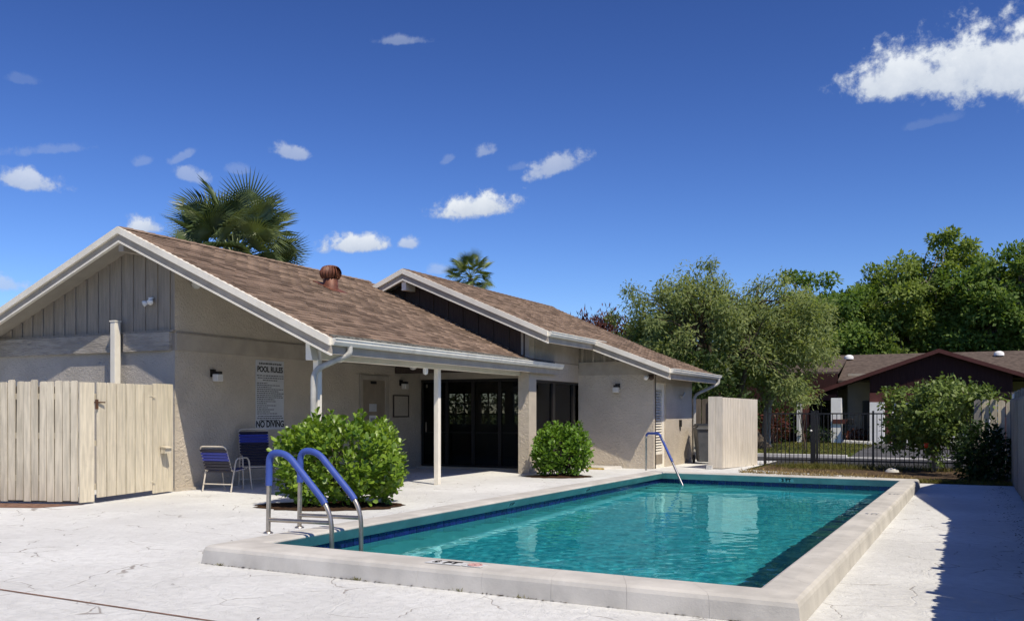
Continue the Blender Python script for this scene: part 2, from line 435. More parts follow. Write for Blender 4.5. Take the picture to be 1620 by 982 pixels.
def bevel(o, wd=.006, seg=2):
    b_ = o.modifiers.new('bevel', 'BEVEL'); b_.width = wd; b_.segments = seg; b_.limit_method = 'ANGLE'; b_.angle_limit = R(40)
    return o

def np_mesh(name, V, F, mat, tint=None, smooth_=False):
    """V (n,3), F (m,k) all faces of k corners"""
    me = bpy.data.meshes.new(name); V = np.asarray(V, np.float32); F = np.asarray(F, np.int32); k = F.shape[1]
    me.vertices.add(len(V)); me.vertices.foreach_set('co', V.ravel())
    me.loops.add(F.size); me.loops.foreach_set('vertex_index', F.ravel())
    me.polygons.add(len(F)); me.polygons.foreach_set('loop_start', np.arange(0, F.size, k, dtype=np.int32)); me.polygons.foreach_set('loop_total', np.full(len(F), k, np.int32))
    if tint is not None:
        at = me.attributes.new('tint', 'FLOAT', 'FACE'); at.data.foreach_set('value', np.asarray(tint, np.float32))
    me.materials.append(M[mat]); me.update(calc_edges=True); me.validate()
    return me

def unit(a): return a / np.maximum(np.linalg.norm(a, axis=1, keepdims=True), 1e-9)

def leaf_arrays(P, D, Nn, L, W, paddle=False):
    """leaf quads: base P, length axis D, face normal Nn"""
    D = unit(D); S = unit(np.cross(D, Nn)); Nn = np.cross(S, D); n = len(P)
    L = np.asarray(L).reshape(-1, 1) * np.ones((n, 1)); W = np.asarray(W).reshape(-1, 1) * np.ones((n, 1))
    if paddle:
        v = np.stack([P, P + D * L * .45 + S * W * .38 + Nn * W * .10, P + D * L * .8 + S * W * .5 + Nn * W * .14, P + D * L,
                      P + D * L * .8 - S * W * .5 + Nn * W * .14, P + D * L * .45 - S * W * .38 + Nn * W * .10], 1).reshape(-1, 3)
        i = np.arange(n)[:, None] * 6
        F = np.concatenate([i + np.array([[0, 1, 2, 3]]), i + np.array([[0, 3, 4, 5]])], 1).reshape(-1, 4)
        return v, F
    v = np.stack([P, P + D * L * .5 + S * W * .5 + Nn * L * .04, P + D * L, P + D * L * .5 - S * W * .5 + Nn * L * .04], 1).reshape(-1, 3)
    F = np.arange(4 * n).reshape(-1, 4)
    return v, F

def text_mesh(body, size, mat, extrude=.0015):
    cu = bpy.data.curves.new('text', 'FONT'); cu.body = body; cu.size = size; cu.align_x = 'CENTER'; cu.align_y = 'CENTER'; cu.extrude = extrude
    cu.offset = size * .028
    ob = bpy.data.objects.new('text', cu); COL.objects.link(ob)
    dg = bpy.context.evaluated_depsgraph_get(); dg.update()
    me = bpy.data.meshes.new_from_object(ob.evaluated_get(dg)); me.materials.clear(); me.materials.append(M[mat])
    bpy.data.objects.remove(ob); bpy.data.curves.remove(cu)
    return me

def arc(c, r, a0, a1, n, ax1, ax2):
    c = Vector(c); ax1 = Vector(ax1); ax2 = Vector(ax2)
    return [c + ax1 * (r * math.cos(a0 + (a1 - a0) * i / n)) + ax2 * (r * math.sin(a0 + (a1 - a0) * i / n)) for i in range(n + 1)]

def rounded(pts, r, n=5):
    """polyline with rounded corners"""
    pts = [Vector(q) for q in pts]; out_ = [pts[0]]
    for i in range(1, len(pts) - 1):
        a, b_, c = pts[i - 1], pts[i], pts[i + 1]
        d1 = (a - b_); d2 = (c - b_); rr = min(r, d1.length * .48, d2.length * .48)
        p0 = b_ + d1.normalized() * rr; p1 = b_ + d2.normalized() * rr
        for k in range(n + 1):
            t_ = k / n; out_.append(p0 * (1 - t_) ** 2 + b_ * 2 * t_ * (1 - t_) + p1 * t_ ** 2)
    out_.append(pts[-1]); return out_

# ================================================================== THE SETTING
# pool outline, slightly out of square: outer and inner corners of the coping (near left, near right, far right, far left)
PO = [Vector((-6.37, 6.40, 0)), Vector((-.97, 6.20, 0)), Vector((-.78, 18.65, 0)), Vector((-6.02, 18.85, 0))]
PI_ = [Vector((-5.96, 6.83, 0)), Vector((-1.31, 6.60, 0)), Vector((-1.10, 18.28, 0)), Vector((-5.60, 18.46, 0))]
PM = [(a + b) / 2 for a, b in zip(PO, PI_)]
WATER_Z = -.05

DX0, DX1, DY0, DY1 = -21.0, 1.05, -8.0, 19.9
deck = MB()
oc = [Vector((DX0, DY0, 0)), Vector((DX1, DY0, 0)), Vector((DX1, DY1, 0)), Vector((DX0, DY1, 0))]
deck.add(oc + PM, [(0, 1, 5, 4), (1, 2, 6, 5), (2, 3, 7, 6), (3, 0, 4, 7)])
# the deck runs on beside the building, to the bins
deck.add([(DX0, DY1, 0), (-4.9, DY1, 0), (-4.9, 27.2, 0), (DX0, 27.2, 0)], [(0, 1, 2, 3)])
struct(deck.build('pool_deck', 'deck'))
# worn pale slab edge behind the pool
sl = MB(); sl.hexa([(-4.9, 21.2, -.05), (-.9, 20.2, -.05), (-.9, 20.75, -.05), (-4.9, 22.7, -.05)], [(-4.9, 21.2, .012), (-.9, 20.2, .012), (-.9, 20.75, .012), (-4.9, 22.7, .012)])
struct(sl.build('slab_edge', 'deck'))

gr = MB(); Z0 = -.03
BX0, BX1, BY0, BY1 = -900, 900, -400, 1500
hx0, hx1, hy0, hy1 = -20.5, .9, -7.5, 19.7
gr.add([(BX0, BY0, Z0), (BX1, BY0, Z0), (BX1, BY1, Z0), (BX0, BY1, Z0), (hx0, hy0, Z0), (hx1, hy0, Z0), (hx1, hy1, Z0), (hx0, hy1, Z0)],
       [(0, 1, 5, 4), (1, 2, 6, 5), (2, 3, 7, 6), (3, 0, 4, 7)])
struct(gr.build('ground', 'grass_ground'))
road = MB(); road.box(-60, 60, 25.6, 30.15, -.2, -.018); struct(road.build('road', 'asphalt'))
kb = MB(); kb.box(-60, -3.35, 30.15, 30.45, -.2, .075); kb.box(-3.35, 6, 30.15, 30.45, -.2, .012); kb.box(6, 60, 30.15, 30.45, -.2, .075)
struct(kb.build('kerb', 'kerb_white'))
dv = MB(); dv.add([(-3.3, 30.45, -.012), (1.8, 30.45, -.012), (1.2, 44.6, -.012), (-3.95, 44.6, -.012)], [(0, 1, 2, 3)]); struct(dv.build('driveway', 'driveway'))
bed = MB(); bed.add([(-4.8, DY1 - .2, -.012), (1.5, DY1 - .2, -.012), (1.5, 25.5, -.012), (-4.8, 25.5, -.012)], [(0, 1, 2, 3)]); struct(bed.build('planting_bed', 'mulch'))
# reddish expansion joint across the near deck
jt = MB(); jt.add([(-8.5, 4.80, .004), (-4.0, 4.63, .004), (-4.0, 4.655, .004), (-8.5, 4.828, .004)], [(0, 1, 2, 3)])
jt.add([(-21, 5.25, .004), (-8.5, 4.80, .004), (-8.5, 4.828, .004), (-21, 5.28, .004)], [(0, 1, 2, 3)])
jt.add([(-4.0, 4.63, .004), (1.0, 4.46, .004), (1.0, 4.485, .004), (-4.0, 4.655, .004)], [(0, 1, 2, 3)])
struct(jt.build('expansion_joint', 'joint_red'))
rs = MB(); rs.add([(-12.2, 9.05, .004), (-12.0, 9.7, .004), (-16, 8.5, .004), (-16, 7.6, .004)], [(0, 1, 2, 3)]); struct(rs.build('bare_strip', 'joint_red'))

# ------------------------------------------------------------------ pool
pool = thing('swimming_pool', 'rectangular swimming pool with raised grey coping and blue tile band', 'swimming pool', (-3.6, 12.5, 0))
prof = [(0.0, 0.0), (.035, .125), (.065, .153), (.14, .170), (.55, .176), (.92, .172), (.985, .163), (1.0, .150), (.985, .138), (.79, .03), (.5, .02)]
def coping_block(A, B, a, b_, s0, s1):
    mb = MB(); n = len(prof); vs = []
    for s_ in (s0, s1):
        o_ = A.lerp(B, s_); i_ = a.lerp(b_, s_)
        for (t_, z) in prof:
            q = o_.lerp(i_, t_); vs.append((q.x, q.y, z))
    fs = [(k, (k + 1) % n, n + (k + 1) % n, n + k) for k in range(n)]
    mb.add(vs, [list(range(n))[::-1], list(range(n, 2 * n))])
    mb.add(vs, fs, False)
    return mb
for side in range(4):
    A, B, a, b_ = PO[side], PO[(side + 1) % 4], PI_[side], PI_[(side + 1) % 4]
    Ln = (B - A).length; k = round(Ln / .615); gap = .0008 / Ln
    for i in range(k):
        mb = coping_block(A, B, a, b_, i / k + (gap if i else 0), (i + 1) / k - (gap if i < k - 1 else 0))
        mid = A.lerp(B, (i + .5) / k)
        bevel(mb.build('coping_block', 'coping', pool, (mid.x, mid.y, 0)), .002, 2)
# basin
c_in = (PI_[0] + PI_[1] + PI_[2] + PI_[3]) / 4
OFFS = ((-1, -1), (1, -1), (1, 1), (-1, 1))
BW = [q + Vector((.11 * a, .11 * b, 0)) for q, (a, b) in zip(PI_, OFFS)]
FLOOR = -1.75; FLOOR_FAR = -1.0
bs = MB()
top = [(q.x, q.y, .06) for q in BW]; bot = [(q.x, q.y, FLOOR if i < 2 else FLOOR_FAR) for i, q in enumerate(BW)]
bs.add(top + bot, [(0, 1, 5, 4), (1, 2, 6, 5), (2, 3, 7, 6), (3, 0, 4, 7)])
bs.build('pool_wall', 'plaster', pool)
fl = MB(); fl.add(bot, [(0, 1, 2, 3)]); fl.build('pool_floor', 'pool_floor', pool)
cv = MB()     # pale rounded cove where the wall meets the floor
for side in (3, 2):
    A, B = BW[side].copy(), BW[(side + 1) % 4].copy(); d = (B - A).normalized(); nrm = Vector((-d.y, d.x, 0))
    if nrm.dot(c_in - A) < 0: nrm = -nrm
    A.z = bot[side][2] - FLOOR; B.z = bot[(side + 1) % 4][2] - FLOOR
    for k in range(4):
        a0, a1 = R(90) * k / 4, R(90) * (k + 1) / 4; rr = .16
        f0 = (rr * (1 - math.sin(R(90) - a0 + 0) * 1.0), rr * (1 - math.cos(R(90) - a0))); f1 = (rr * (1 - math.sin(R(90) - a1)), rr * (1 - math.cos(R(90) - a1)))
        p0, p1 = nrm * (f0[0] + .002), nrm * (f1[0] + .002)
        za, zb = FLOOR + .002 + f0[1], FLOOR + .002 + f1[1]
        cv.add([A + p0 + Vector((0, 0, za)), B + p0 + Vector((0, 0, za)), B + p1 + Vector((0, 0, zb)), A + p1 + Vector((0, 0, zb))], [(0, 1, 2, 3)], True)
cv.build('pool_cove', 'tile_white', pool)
# water line tiles on the two walls the camera can see
tm = MB(); tm.box(-.0735, .0735, -.004, .004, -.0735, .0735); tile_me = tm.mesh('tile', 'tile_blue')
for side in (3, 2):
    A, B = BW[side], BW[(side + 1) % 4]; d = (B - A); Ln = d.length; k = int(Ln / .152); d.normalize()
    nrm = Vector((-d.y, d.x, 0))
    if nrm.dot(c_in - A) < 0: nrm = -nrm
    for i in range(k):
        q = A + d * (.03 + (i + .5) * Ln / k * .995) + nrm * .006
        put(tile_me, 'tile', pool, (q.x, q.y, -.0245), (0, 0, math.atan2(d.y, d.x)))
# entry steps in the far left corner under water
for i, (ex, z) in enumerate(((.55, -.28), (.95, -.50), (1.35, -.74))):
    q = BW[3]; st = MB()
    st.prism([(q.x + .003, q.y - .003 * 1, z), (q.x + .003, q.y - ex, z), (q.x + ex * .75, q.y - ex * .95, z), (q.x + ex * 1.25, q.y - ex * .45, z), (q.x + ex * 1.35, q.y - .05, z)], (0, 0, FLOOR_FAR - .12 + .006 * i - z))
    st.build('entry_step', 'plaster', pool)
# depth marks
def mark(name, body, size, pos, rot, mat='print_black', plate=None):
    if plate:
        w_, h_ = plate; pl = MB(); pl.box(-w_ / 2, w_ / 2, -h_ / 2, h_ / 2, -.002, .001)
        put(pl.mesh('marker_tile', 'tile_white'), 'marker_tile', pool, pos, rot)
    e = Matrix.Translation(pos) @ (Quaternion(rot.to_quaternion() if hasattr(rot, 'to_quaternion') else Vector((0, 0, 0))).to_matrix().to_4x4())
    off = e.to_3x3() @ Vector((0, 0, .0035))
    put(text_mesh(body, size, mat), name, pool, Vector(pos) + off, rot)
from mathutils import Euler
rz_near = math.atan2(-.20, 5.4)
mark('depth_mark', '6 FT', .135, (-3.80, 6.50, .1785), Euler((0, 0, rz_near)), plate=(.34, .13))
nm_ = MB(); nm_.tube(arc((-3.53, 6.49, .1815), .055, 0, 2 * math.pi, 20, (1, 0, 0), (0, 1, 0))[:-1], .007, 6, closed=True)
nm_.tube([(-3.57, 6.53, .1815), (-3.49, 6.45, .1815)], .007, 6)
nm_.tube([(-3.565, 6.475, .1815), (-3.53, 6.50, .1815), (-3.505, 6.52, .1815)], .006, 6)
nm_.build('no_diving_mark', 'print_red', pool)
pl = MB(); pl.box(-.085, .085, -.065, .065, -.002, .001); put(pl.mesh('marker_tile', 'tile_white'), 'marker_tile', pool, (-3.53, 6.49, .1785), (0, 0, rz_near))
def on_right(y): return PM[1].lerp(PM[2], (y - 6.4) / 12.0)
for y, body in ((11.9, '4 FT'), (14.9, '3 FT')):
    q = on_right(y); mark('depth_mark', body, .085, (q.x + .02, y, .1795), Euler((0, 0, R(2))), 'print_grey')
dl = (PI_[0] - PI_[3]).normalized(); al = math.atan2(dl.y, dl.x) + math.pi
for y, body in ((11.85, '5 FT'), (14.6, '4 FT')):
    q = PI_[0].lerp(PI_[3], (y - 6.83) / 11.63)
    mark('depth_mark', body, .08, (q.x - .044, q.y, .084), Euler((R(126), 0, al)), 'print_black', (.2, .07))
q = PI_[3].lerp(PI_[2], .545); df = PI_[2] - PI_[3]
mark('depth_mark', '3 FT', .10, (q.x, q.y + .040, .084), Euler((R(126), 0, math.atan2(df.y, df.x))), 'print_black', (.28, .072))

WB = [q + Vector((.14 * a, .14 * b, 0)) for q, (a, b) in zip(PI_, OFFS)]
NX, NY = 130, 330; rw = np.random.default_rng(5); wk = []
for lam in (.13, .17, .22, .30, .42, .60, .9):
    for _ in range(5):
        a_ = rw.uniform(0, 6.28); wk.append((2 * math.pi / lam * math.cos(a_), 2 * math.pi / lam * math.sin(a_), rw.uniform(0, 6.28), (.00055 if lam > .25 else .0008) * lam))
V = []; F = []
for j in range(NY + 1):
    l_ = WB[0].lerp(WB[3], j / NY); r_ = WB[1].lerp(WB[2], j / NY)
    for i in range(NX + 1):
        q = l_.lerp(r_, i / NX); V.append((q.x, q.y, WATER_Z + sum(am * math.sin(kx * q.x + ky * q.y + ph) for kx, ky, ph, am in wk)))
top_n = len(V)
for j in range(NY):
    for i in range(NX):
        k0 = j * (NX + 1) + i; F.append((k0, k0 + 1, k0 + NX + 2, k0 + NX + 1))
edge = [i for i in range(NX + 1)] + [j * (NX + 1) + NX for j in range(1, NY + 1)] + [NY * (NX + 1) + i for i in range(NX - 1, -1, -1)] + [j * (NX + 1) for j in range(NY - 1, 0, -1)]
bot_ = [(V[e][0], V[e][1], FLOOR - .1) for e in edge]; V += bot_; ne = len(edge)
mw = bpy.data.meshes.new('water'); 
F += [(edge[(i + 1) % ne], edge[i], top_n + i, top_n + (i + 1) % ne) for i in range(ne)] + [tuple(range(top_n + ne - 1, top_n - 1, -1))]
mw.from_pydata(V, [], F); mw.polygons.foreach_set('use_smooth', [i < NX * NY for i in range(len(F))]); mw.materials.append(M['water'])
water = struct(put(mw, 'water'))
water.cycles.is_caustics_caster = True
for o in pool.children: o.cycles.is_caustics_receiver = True
sun_d.cycles.is_caustics_light = True


# ================================================================== THE CLUBHOUSE
club = thing('clubhouse', 'low stucco clubhouse with brown shingle gable roofs and covered porch beside pool', 'building', (-13, 18, 0))
XA, YA0, YD = -12.6, 12.03, 20.2            # porch wall, gable wall, sliding door wall
XB, YB0 = -8.95, 19.02                      # window wall and its near end
XC, YC0, YC1 = -6.95, 22.0, 25.55           # far wing
RA_X, RA_Z, EA_X, EA_Z, RA_Y0, RA_Y1 = -13.35, 4.65, -8.80, 2.56, 11.47, 20.3
sA = (RA_Z - EA_Z) / (EA_X - RA_X)
LA_X = -19.2; sL = .40; LA_Z = RA_Z - sL * (RA_X - LA_X)
RB_X, RB_Z, EB_X, EB_Z, RB_Y0, RB_Y1 = -12.05, 4.81, -8.30, 3.20, 18.55, 27.4
sB = (RB_Z - EB_Z) / (EB_X - RB_X)
EC_X, EC_Z, EC_Y0, EC_Y1 = -6.36, 2.46, 21.35, 25.9
sC = (EB_Z - EC_Z) / (EC_X - EB_X)
def zA(x): return RA_Z - sA * (x - RA_X) if x >= RA_X else RA_Z - sL * (RA_X - x)
def zB(x):
    if x < RB_X: return RB_Z - .42 * (RB_X - x)
    return RB_Z - sB * (x - RB_X) if x <= EB_X else EB_Z - sC * (x - EB_X)

def slab(xs, y0, y1, zf, dz0, dz1, name, mat, parent):
    """roof layer between zf-dz0 and zf-dz1 following breakpoints xs; y0/y1 may be functions of x"""
    mb = MB(); Y0 = y0 if callable(y0) else (lambda x: y0); Y1 = y1 if callable(y1) else (lambda x: y1)
    for i in range(len(xs) - 1):
        a, b_ = xs[i], xs[i + 1]
        mb.hexa([(a, Y0(a), zf(a) - dz1), (b_, Y0(b_), zf(b_) - dz1), (b_, Y1(b_), zf(b_) - dz1), (a, Y1(a), zf(a) - dz1)],
                [(a, Y0(a), zf(a) - dz0), (b_, Y0(b_), zf(b_) - dz0), (b_, Y1(b_), zf(b_) - dz0), (a, Y1(a), zf(a) - dz0)])
    return mb.build(name, mat, parent)

roofA = slab([LA_X, RA_X, EA_X], RA_Y0, RA_Y1, zA, .02, .06, 'roof', 'shingle', club)
def yfar(x): return 27.4 + (x - RB_X) * (25.9 - 27.4) / (EC_X - RB_X) if x > RB_X else 27.4
roofB = slab([-17.5, RB_X, EB_X], RB_Y0, yfar, zB, .02, .06, 'roof', 'shingle', club)
slab([EB_X + .002, EC_X], EC_Y0, yfar, zB, .02, .06, 'roof_extension', 'shingle', roofB)
slab([LA_X + .1, RA_X, EA_X - .12], RA_Y0 + .08, RA_Y1, zA, .063, .16, 'soffit', 'soffit', roofA)
slab([-17.4, RB_X, EB_X - .06], RB_Y0 + .08, 27.0, zB, .063, .16, 'soffit', 'soffit', roofB)
slab([EB_X - .05, EC_X - .06], EC_Y0 + .08, lambda x: yfar(x) - .1, zB, .063, .13, 'soffit', 'soffit', roofB)

# shingle tabs: 300 nearest as pieces, the rest joined
TAB_W, TAB_H = .305, .150
def tab_frames(x_top, x_bot, zf, y0, y1, tid):
    """(origin, length) of tabs on a slope facing +X between x_top (upper) and x_bot (eave)"""
    sl = (zf(x_top) - zf(x_bot)) / (x_bot - x_top); ln = math.hypot(1, sl); run = (x_bot - x_top) * ln
    nrow = int(run / TAB_H) + 1; out_ = []
    for r_ in range(nrow):
        s0 = r_ * TAB_H; s1 = min(s0 + TAB_H + .05, run - .001)
        if s1 - s0 < .05: continue
        xlo = x_bot - s0 / ln; xhi = x_bot - s1 / ln
        off = (r_ % 2) * TAB_W / 2 + ((r_ * 37) % 5) * .012
        yy0 = y0(xlo) if callable(y0) else y0; yy1 = y1(xlo) if callable(y1) else y1
        y = yy0 - off
        while y < yy1:
            a, b_ = max(y, yy0), min(y + TAB_W - .008, yy1)
            if b_ - a > .05: out_.append((xlo, xhi, a, b_, zf(xlo), zf(xhi), sl))
            y += TAB_W
    return out_
def tab_verts(f, jit):
    xlo, xhi, a, b_, zl, zh, sl = f; t_ = .013 + jit
    return [(xlo, a, zl - .018), (xlo, b_, zl - .018), (xhi, b_, zh - .018), (xhi, a, zh - .018), (xlo, a, zl + t_), (xlo, b_, zl + t_), (xhi, b_, zh - .010), (xhi, a, zh - .010)]
TABF = [(4, 5, 6, 7), (0, 1, 5, 4), (1, 2, 6, 5), (3, 0, 4, 7)]
tabsA = tab_frames(RA_X, EA_X + .02, zA, RA_Y0 + .01, 19.7, 0)
tabsA = [f for f in tabsA if not (f[0] < -12.9 and f[2] > 18.9)]
tabsB = tab_frames(RB_X, EB_X, zB, RB_Y0 + .01, yfar, 1) + tab_frames(EB_X + .01, EC_X + .02, zB, EC_Y0 + .01, yfar, 2)
full = [f for f in tabsA if f[3] - f[2] > TAB_W - .012 and f[0] - f[1] > .17]
full.sort(key=lambda f: math.hypot(f[0], f[2]))
pick = full[:300]; pset = set(id(f) for f in pick); rest = [f for f in tabsA if id(f) not in pset]
f0 = pick[0]; base = MB(); base.add([(x - f0[0], y - f0[2], z - f0[4]) for (x, y, z) in tab_verts(f0, 0)], TABF)
tab_me = base.mesh('shingle', 'shingle')
for f in pick:
    put(tab_me, 'shingle', roofA, (f[0], f[2], f[4] + random.uniform(-.002, .004)))
def tabs_joined(fr, parent):
    V = []; F = []; T = []; n = 0; L = wloc(parent)
    for f in fr:
        V += tab_verts(f, random.uniform(-.002, .005)); F += [tuple(i + n for i in q) for q in TABF]; T += [random.random()] * 4; n += 8
    V = np.array(V) - np.array(L)
    return stuff(put(np_mesh('shingle_courses', V, F, 'shingle', T), 'shingle_courses', parent, L))
tabs_joined(rest, roofA); tabs_joined(tabsB, roofB)
# ridge caps
for (rx, rz, y0, y1, par) in ((RA_X, RA_Z, RA_Y0, 19.0, roofA), (RB_X, RB_Z, RB_Y0, 27.35, roofB)):
    cap = MB(); y = y0
    while y < y1 - .05:
        ye = min(y + .30, y1)
        cap.add([(rx - .13, y, rz - .045), (rx, y, rz + .014), (rx + .13, y, rz - .045), (rx - .13, ye, rz - .035), (rx, ye, rz + .028), (rx + .13, ye, rz - .035)],
                [(0, 1, 4, 3), (1, 2, 5, 4), (3, 4, 5), (2, 1, 0)])
        y += .25
    cap.build('ridge_cap', 'shingle', par)

# rakes: proud cream board, recessed taupe board, cream lip
def rake(xs, zf, yf, parent, far=False):
    for (z0, z1, dy0, dy1, mt, nm) in ((-.005, .115, -.035, .04, 'trim_cream', 'rake_board'), (.117, .235, .012, .06, 'trim_taupe', 'rake_backing'), (.237, .272, -.012, .055, 'trim_cream', 'rake_lip')):
        mb = MB()
        for i in range(len(xs) - 1):
            a, b_ = xs[i], xs[i + 1]
            mb.hexa([(a, yf + dy0, zf(a) - z1), (b_, yf + dy0, zf(b_) - z1), (b_, yf + dy1, zf(b_) - z1), (a, yf + dy1, zf(a) - z1)],
                    [(a, yf + dy0, zf(a) - z0), (b_, yf + dy0, zf(b_) - z0), (b_, yf + dy1, zf(b_) - z0), (a, yf + dy1, zf(a) - z0)])
        mb.build(nm, mt, parent)
rake([LA_X, RA_X, EA_X + .03], zA, RA_Y0, roofA)
rake([-17.5, RB_X, EB_X + .03], zB, RB_Y0, roofB)
rake([EB_X + .01, EC_X + .02], zB, EC_Y0, roofB)

# eave fascia, mossy drip edge and gutters
def gutter(x, z, y0, y1, parent, moss=True):
    mb = MB(); mb.box(x - .03, x - .002, y0, y1, z - .26, z - .022); mb.build('fascia', 'trim_taupe', parent)
    pr = [(0.0, -.02), (.0, -.125), (.07, -.125), (.105, -.075), (.105, -.035), (.12, -.03), (.12, -.012), (.098, -.012), (.095, -.04), (.095, -.07), (.065, -.115), (.008, -.115), (.008, -.02)]
    g_ = MB(); n = len(pr)
    vs = [(x + a, y, z + b_) for y in (y0, y1) for (a, b_) in pr]
    g_.add(vs, [(i, (i + 1) % n, n + (i + 1) % n, n + i) for i in range(n)])
    for yy in (y0 + .002, y1 - .002):
        g_.add([(x, yy, z - .02), (x, yy, z - .125), (x + .07, yy, z - .125), (x + .105, yy, z - .075), (x + .12, yy, z - .012)], [(0, 1, 2, 3, 4)])
    g_.build('gutter', 'gutter_white', parent)
    if moss:
        ms = MB(); y = y0 + .05
        while y < y1 - .5:
            ms.hexa([(x - .05, y, z - .02), (x + .045, y, z - .03), (x + .045, y + .5, z - .03), (x - .05, y + .5, z - .02)],
                    [(x - .05, y, z + .05), (x + .045, y, z + .016 + random.uniform(-.006, .012)), (x + .045, y + .5, z + .016 + random.uniform(-.006, .012)), (x - .05, y + .5, z + .05)]); y += .5
        ms.build('drip_edge', 'mossy_edge', parent)
gutter(EA_X, EA_Z, RA_Y0 + .03, 20.45, roofA)
gutter(EB_X, EB_Z, RB_Y0 + .02, EC_Y0 + .65, roofB, False)
gutter(EC_X, EC_Z, EC_Y0 + .02, 26.15, roofB, False)

# ---- walls
wl = MB(); wl.add([(XA, YA0, 0), (XA, YD + .2, 0), (XA, YD + .2, zA(XA) - .15), (XA, YA0, zA(XA) - .15), (XA - .2, YA0 + .2, 0), (XA - .2, YD + .2, 0), (XA - .2, YD + .2, zA(XA) - .15), (XA - .2, YA0 + .2, zA(XA) - .15)],
                  [(0, 1, 2, 3), (7, 6, 5, 4), (0, 3, 7, 4)]); wall_porch = wl.build('porch_wall', 'stucco', club)
bd = MB(); bd.box(XA + .001, XA + .022, YA0 + .02, YD, 2.50, 2.80); bd.build('frieze_board', 'trim_taupe', club)
b2 = MB(); b2.box(XA + .001, XA + .034, YA0 + .02, YD, 2.80, 2.825); b2.build('frieze_moulding', 'siding_taupe', club)
wg = MB(); wg.box(-18.6, XA - .004, YA0 + .002, YA0 + .2, 0, 2.50); wall_gable = wg.build('gable_wall', 'stucco_grey', club)
gp = MB(); poly = [(-18.2, YA0, 2.50), (XA - .001, YA0, 2.50), (XA - .001, YA0, zA(XA) - .12), (RA_X, YA0, RA_Z - .12), (-18.2, YA0, zA(-18.2) - .12)]
gp.prism(poly, (0, .18, 0)); panel_g = gp.build('gable_siding', 'siding_taupe', club)
x = -12.72; bat_mats = []
while x > -18.4:
    zt = zA(x) - .165
    if zt > 2.95:
        mb = MB(); mb.box(x - .022, x + .022, YA0 - .022, YA0 - .001, 2.868, zt); mb.build('batten', 'siding_taupe', panel_g, (x, YA0, 2.87))
    x -= .305
sk = MB(); sk.box(-18.6, XA + .01, YA0 - .05, YA0 - .001, 2.83, 2.865); sk.build('water_table', 'siding_taupe', club)
tb = MB(); tb.box(-18.6, -13.99, YA0 - .075, YA0 - .001, 2.50, 2.826); tb.build('timber_band', 'rough_timber', club)
tb = MB(); tb.box(-13.80, XA - .06, YA0 - .075, YA0 - .001, 2.50, 2.826); tb.build('timber_band', 'rough_timber', club)
# lookout beam under the apex
lb = MB(); lb.box(RA_X - .06, RA_X + .06, RA_Y0 + .05, YA0, RA_Z - .42, RA_Z - .28); lb.build('ridge_beam', 'trim_taupe', club)
bc = MB(); bc.box(XA + .001, XA + .05, YA0 - .01, YD, 0, .055); bc.build('wall_base', 'stucco', club)
bc2 = MB(); bc2.box(-18.6, XA + .05, YA0 - .03, YA0 - .011, 0, .05); bc2.build('wall_base', 'stucco', club)

# window wall (+X) of the main hall with the end pier
ww = MB()
WY0, WY1, WZ0, WZ1 = 19.42, 22.93 - .05, .14, 2.16
ww.box(XB - .27, XB, YB0, WY0, 0, 2.30); ww.box(XB - .2, XB, WY0, WY1, 0, WZ0); ww.box(XB - .2, XB, WY0, WY1, WZ1, 2.30); ww.box(XB - .2, XB, WY1, YC0 + 1.2, 0, 2.30)
ww.box(XB - .2, XB, YB0, YC0 + 1.2, 2.30, zB(XB) - .17)
ww.build('window_wall', 'stucco', club)
bb = MB(); bb.box(XB + .001, XB + .012, YB0 + .3, YC0 + .0, 2.60, 2.625); bb.build('frieze_moulding', 'siding_taupe', club)
bb = MB(); bb.box(XB + .001, XB + .018, YB0 + .3, YC0 + .0, 2.627, zB(XB) - .18); bb.build('frieze_board', 'trim_taupe', club)
# brown siding of the hall gable above the porch roof
gb = MB()
gb.prism([(-17, YB0 + .02, 2.35), (XB - .003, YB0 + .02, 2.35), (XB - .003, YB0 + .02, zB(XB) - .165), (RB_X, YB0 + .02, RB_Z - .165), (-17, YB0 + .02, zB(-17) - .165)], (0, .16, 0))
panel_b = gb.build('gable_siding', 'siding_brown', club)
x = XB - .12
while x > -15.5:
    lo = zA(x) + .01; hi = zB(x) - .20
    if hi - lo > .1:
        mb = MB(); mb.box(x - .02, x + .02, YB0 - .003, YB0 + .019, lo, hi); mb.build('batten', 'siding_brown', panel_b, (x, YB0, lo))
    x -= .405
lb = MB(); lb.box(RB_X - .06, RB_X + .06, RB_Y0 + .05, YB0, RB_Z - .50, RB_Z - .30); lb.build('ridge_beam', 'trim_cream', club)
# sliding door wall: header, then the doors
hd = MB(); hd.prism([(XA + .002, YD, 2.235), (XB - .27, YD, 2.235), (XB - .27, YD, zA(XB - .27) - .1), (XA + .002, YD, zA(XA) - .1)], (0, .2, 0)); hd.box(XB - .62, XB - .201, YD, YD + .2, .0, 2.235); hd.build('door_header', 'stucco', club)
sill = MB(); sill.box(XA + .06, XB - .28, YD - .22, YD + .2, 0, .035); sill.build('door_sill', 'stucco', club)
sd = bpy.data.objects.new('sliding_door', None); COL.objects.link(sd); sd.parent = club; sd.location = Vector((-11, YD, 0)) - wloc(club)
dx0, dx1 = XA + .03, XB - .62
fr_ = MB()
fr_.box(dx0, dx1, YD + .02, YD + .12, 2.165, 2.233); fr_.box(dx0, dx1, YD + .02, YD + .12, .036, .085)
xs_ = [dx0 + i * (dx1 - dx0) / 4 for i in range(5)]
for i, xx in enumerate(xs_):
    wd = .05 if i in (0, 4) else .04
    fr_.box(max(dx0, xx - wd), min(dx1, xx + wd), YD + .03, YD + .10, .085, 2.165)
fr_.build('door_frame', 'bronze_frame', sd)
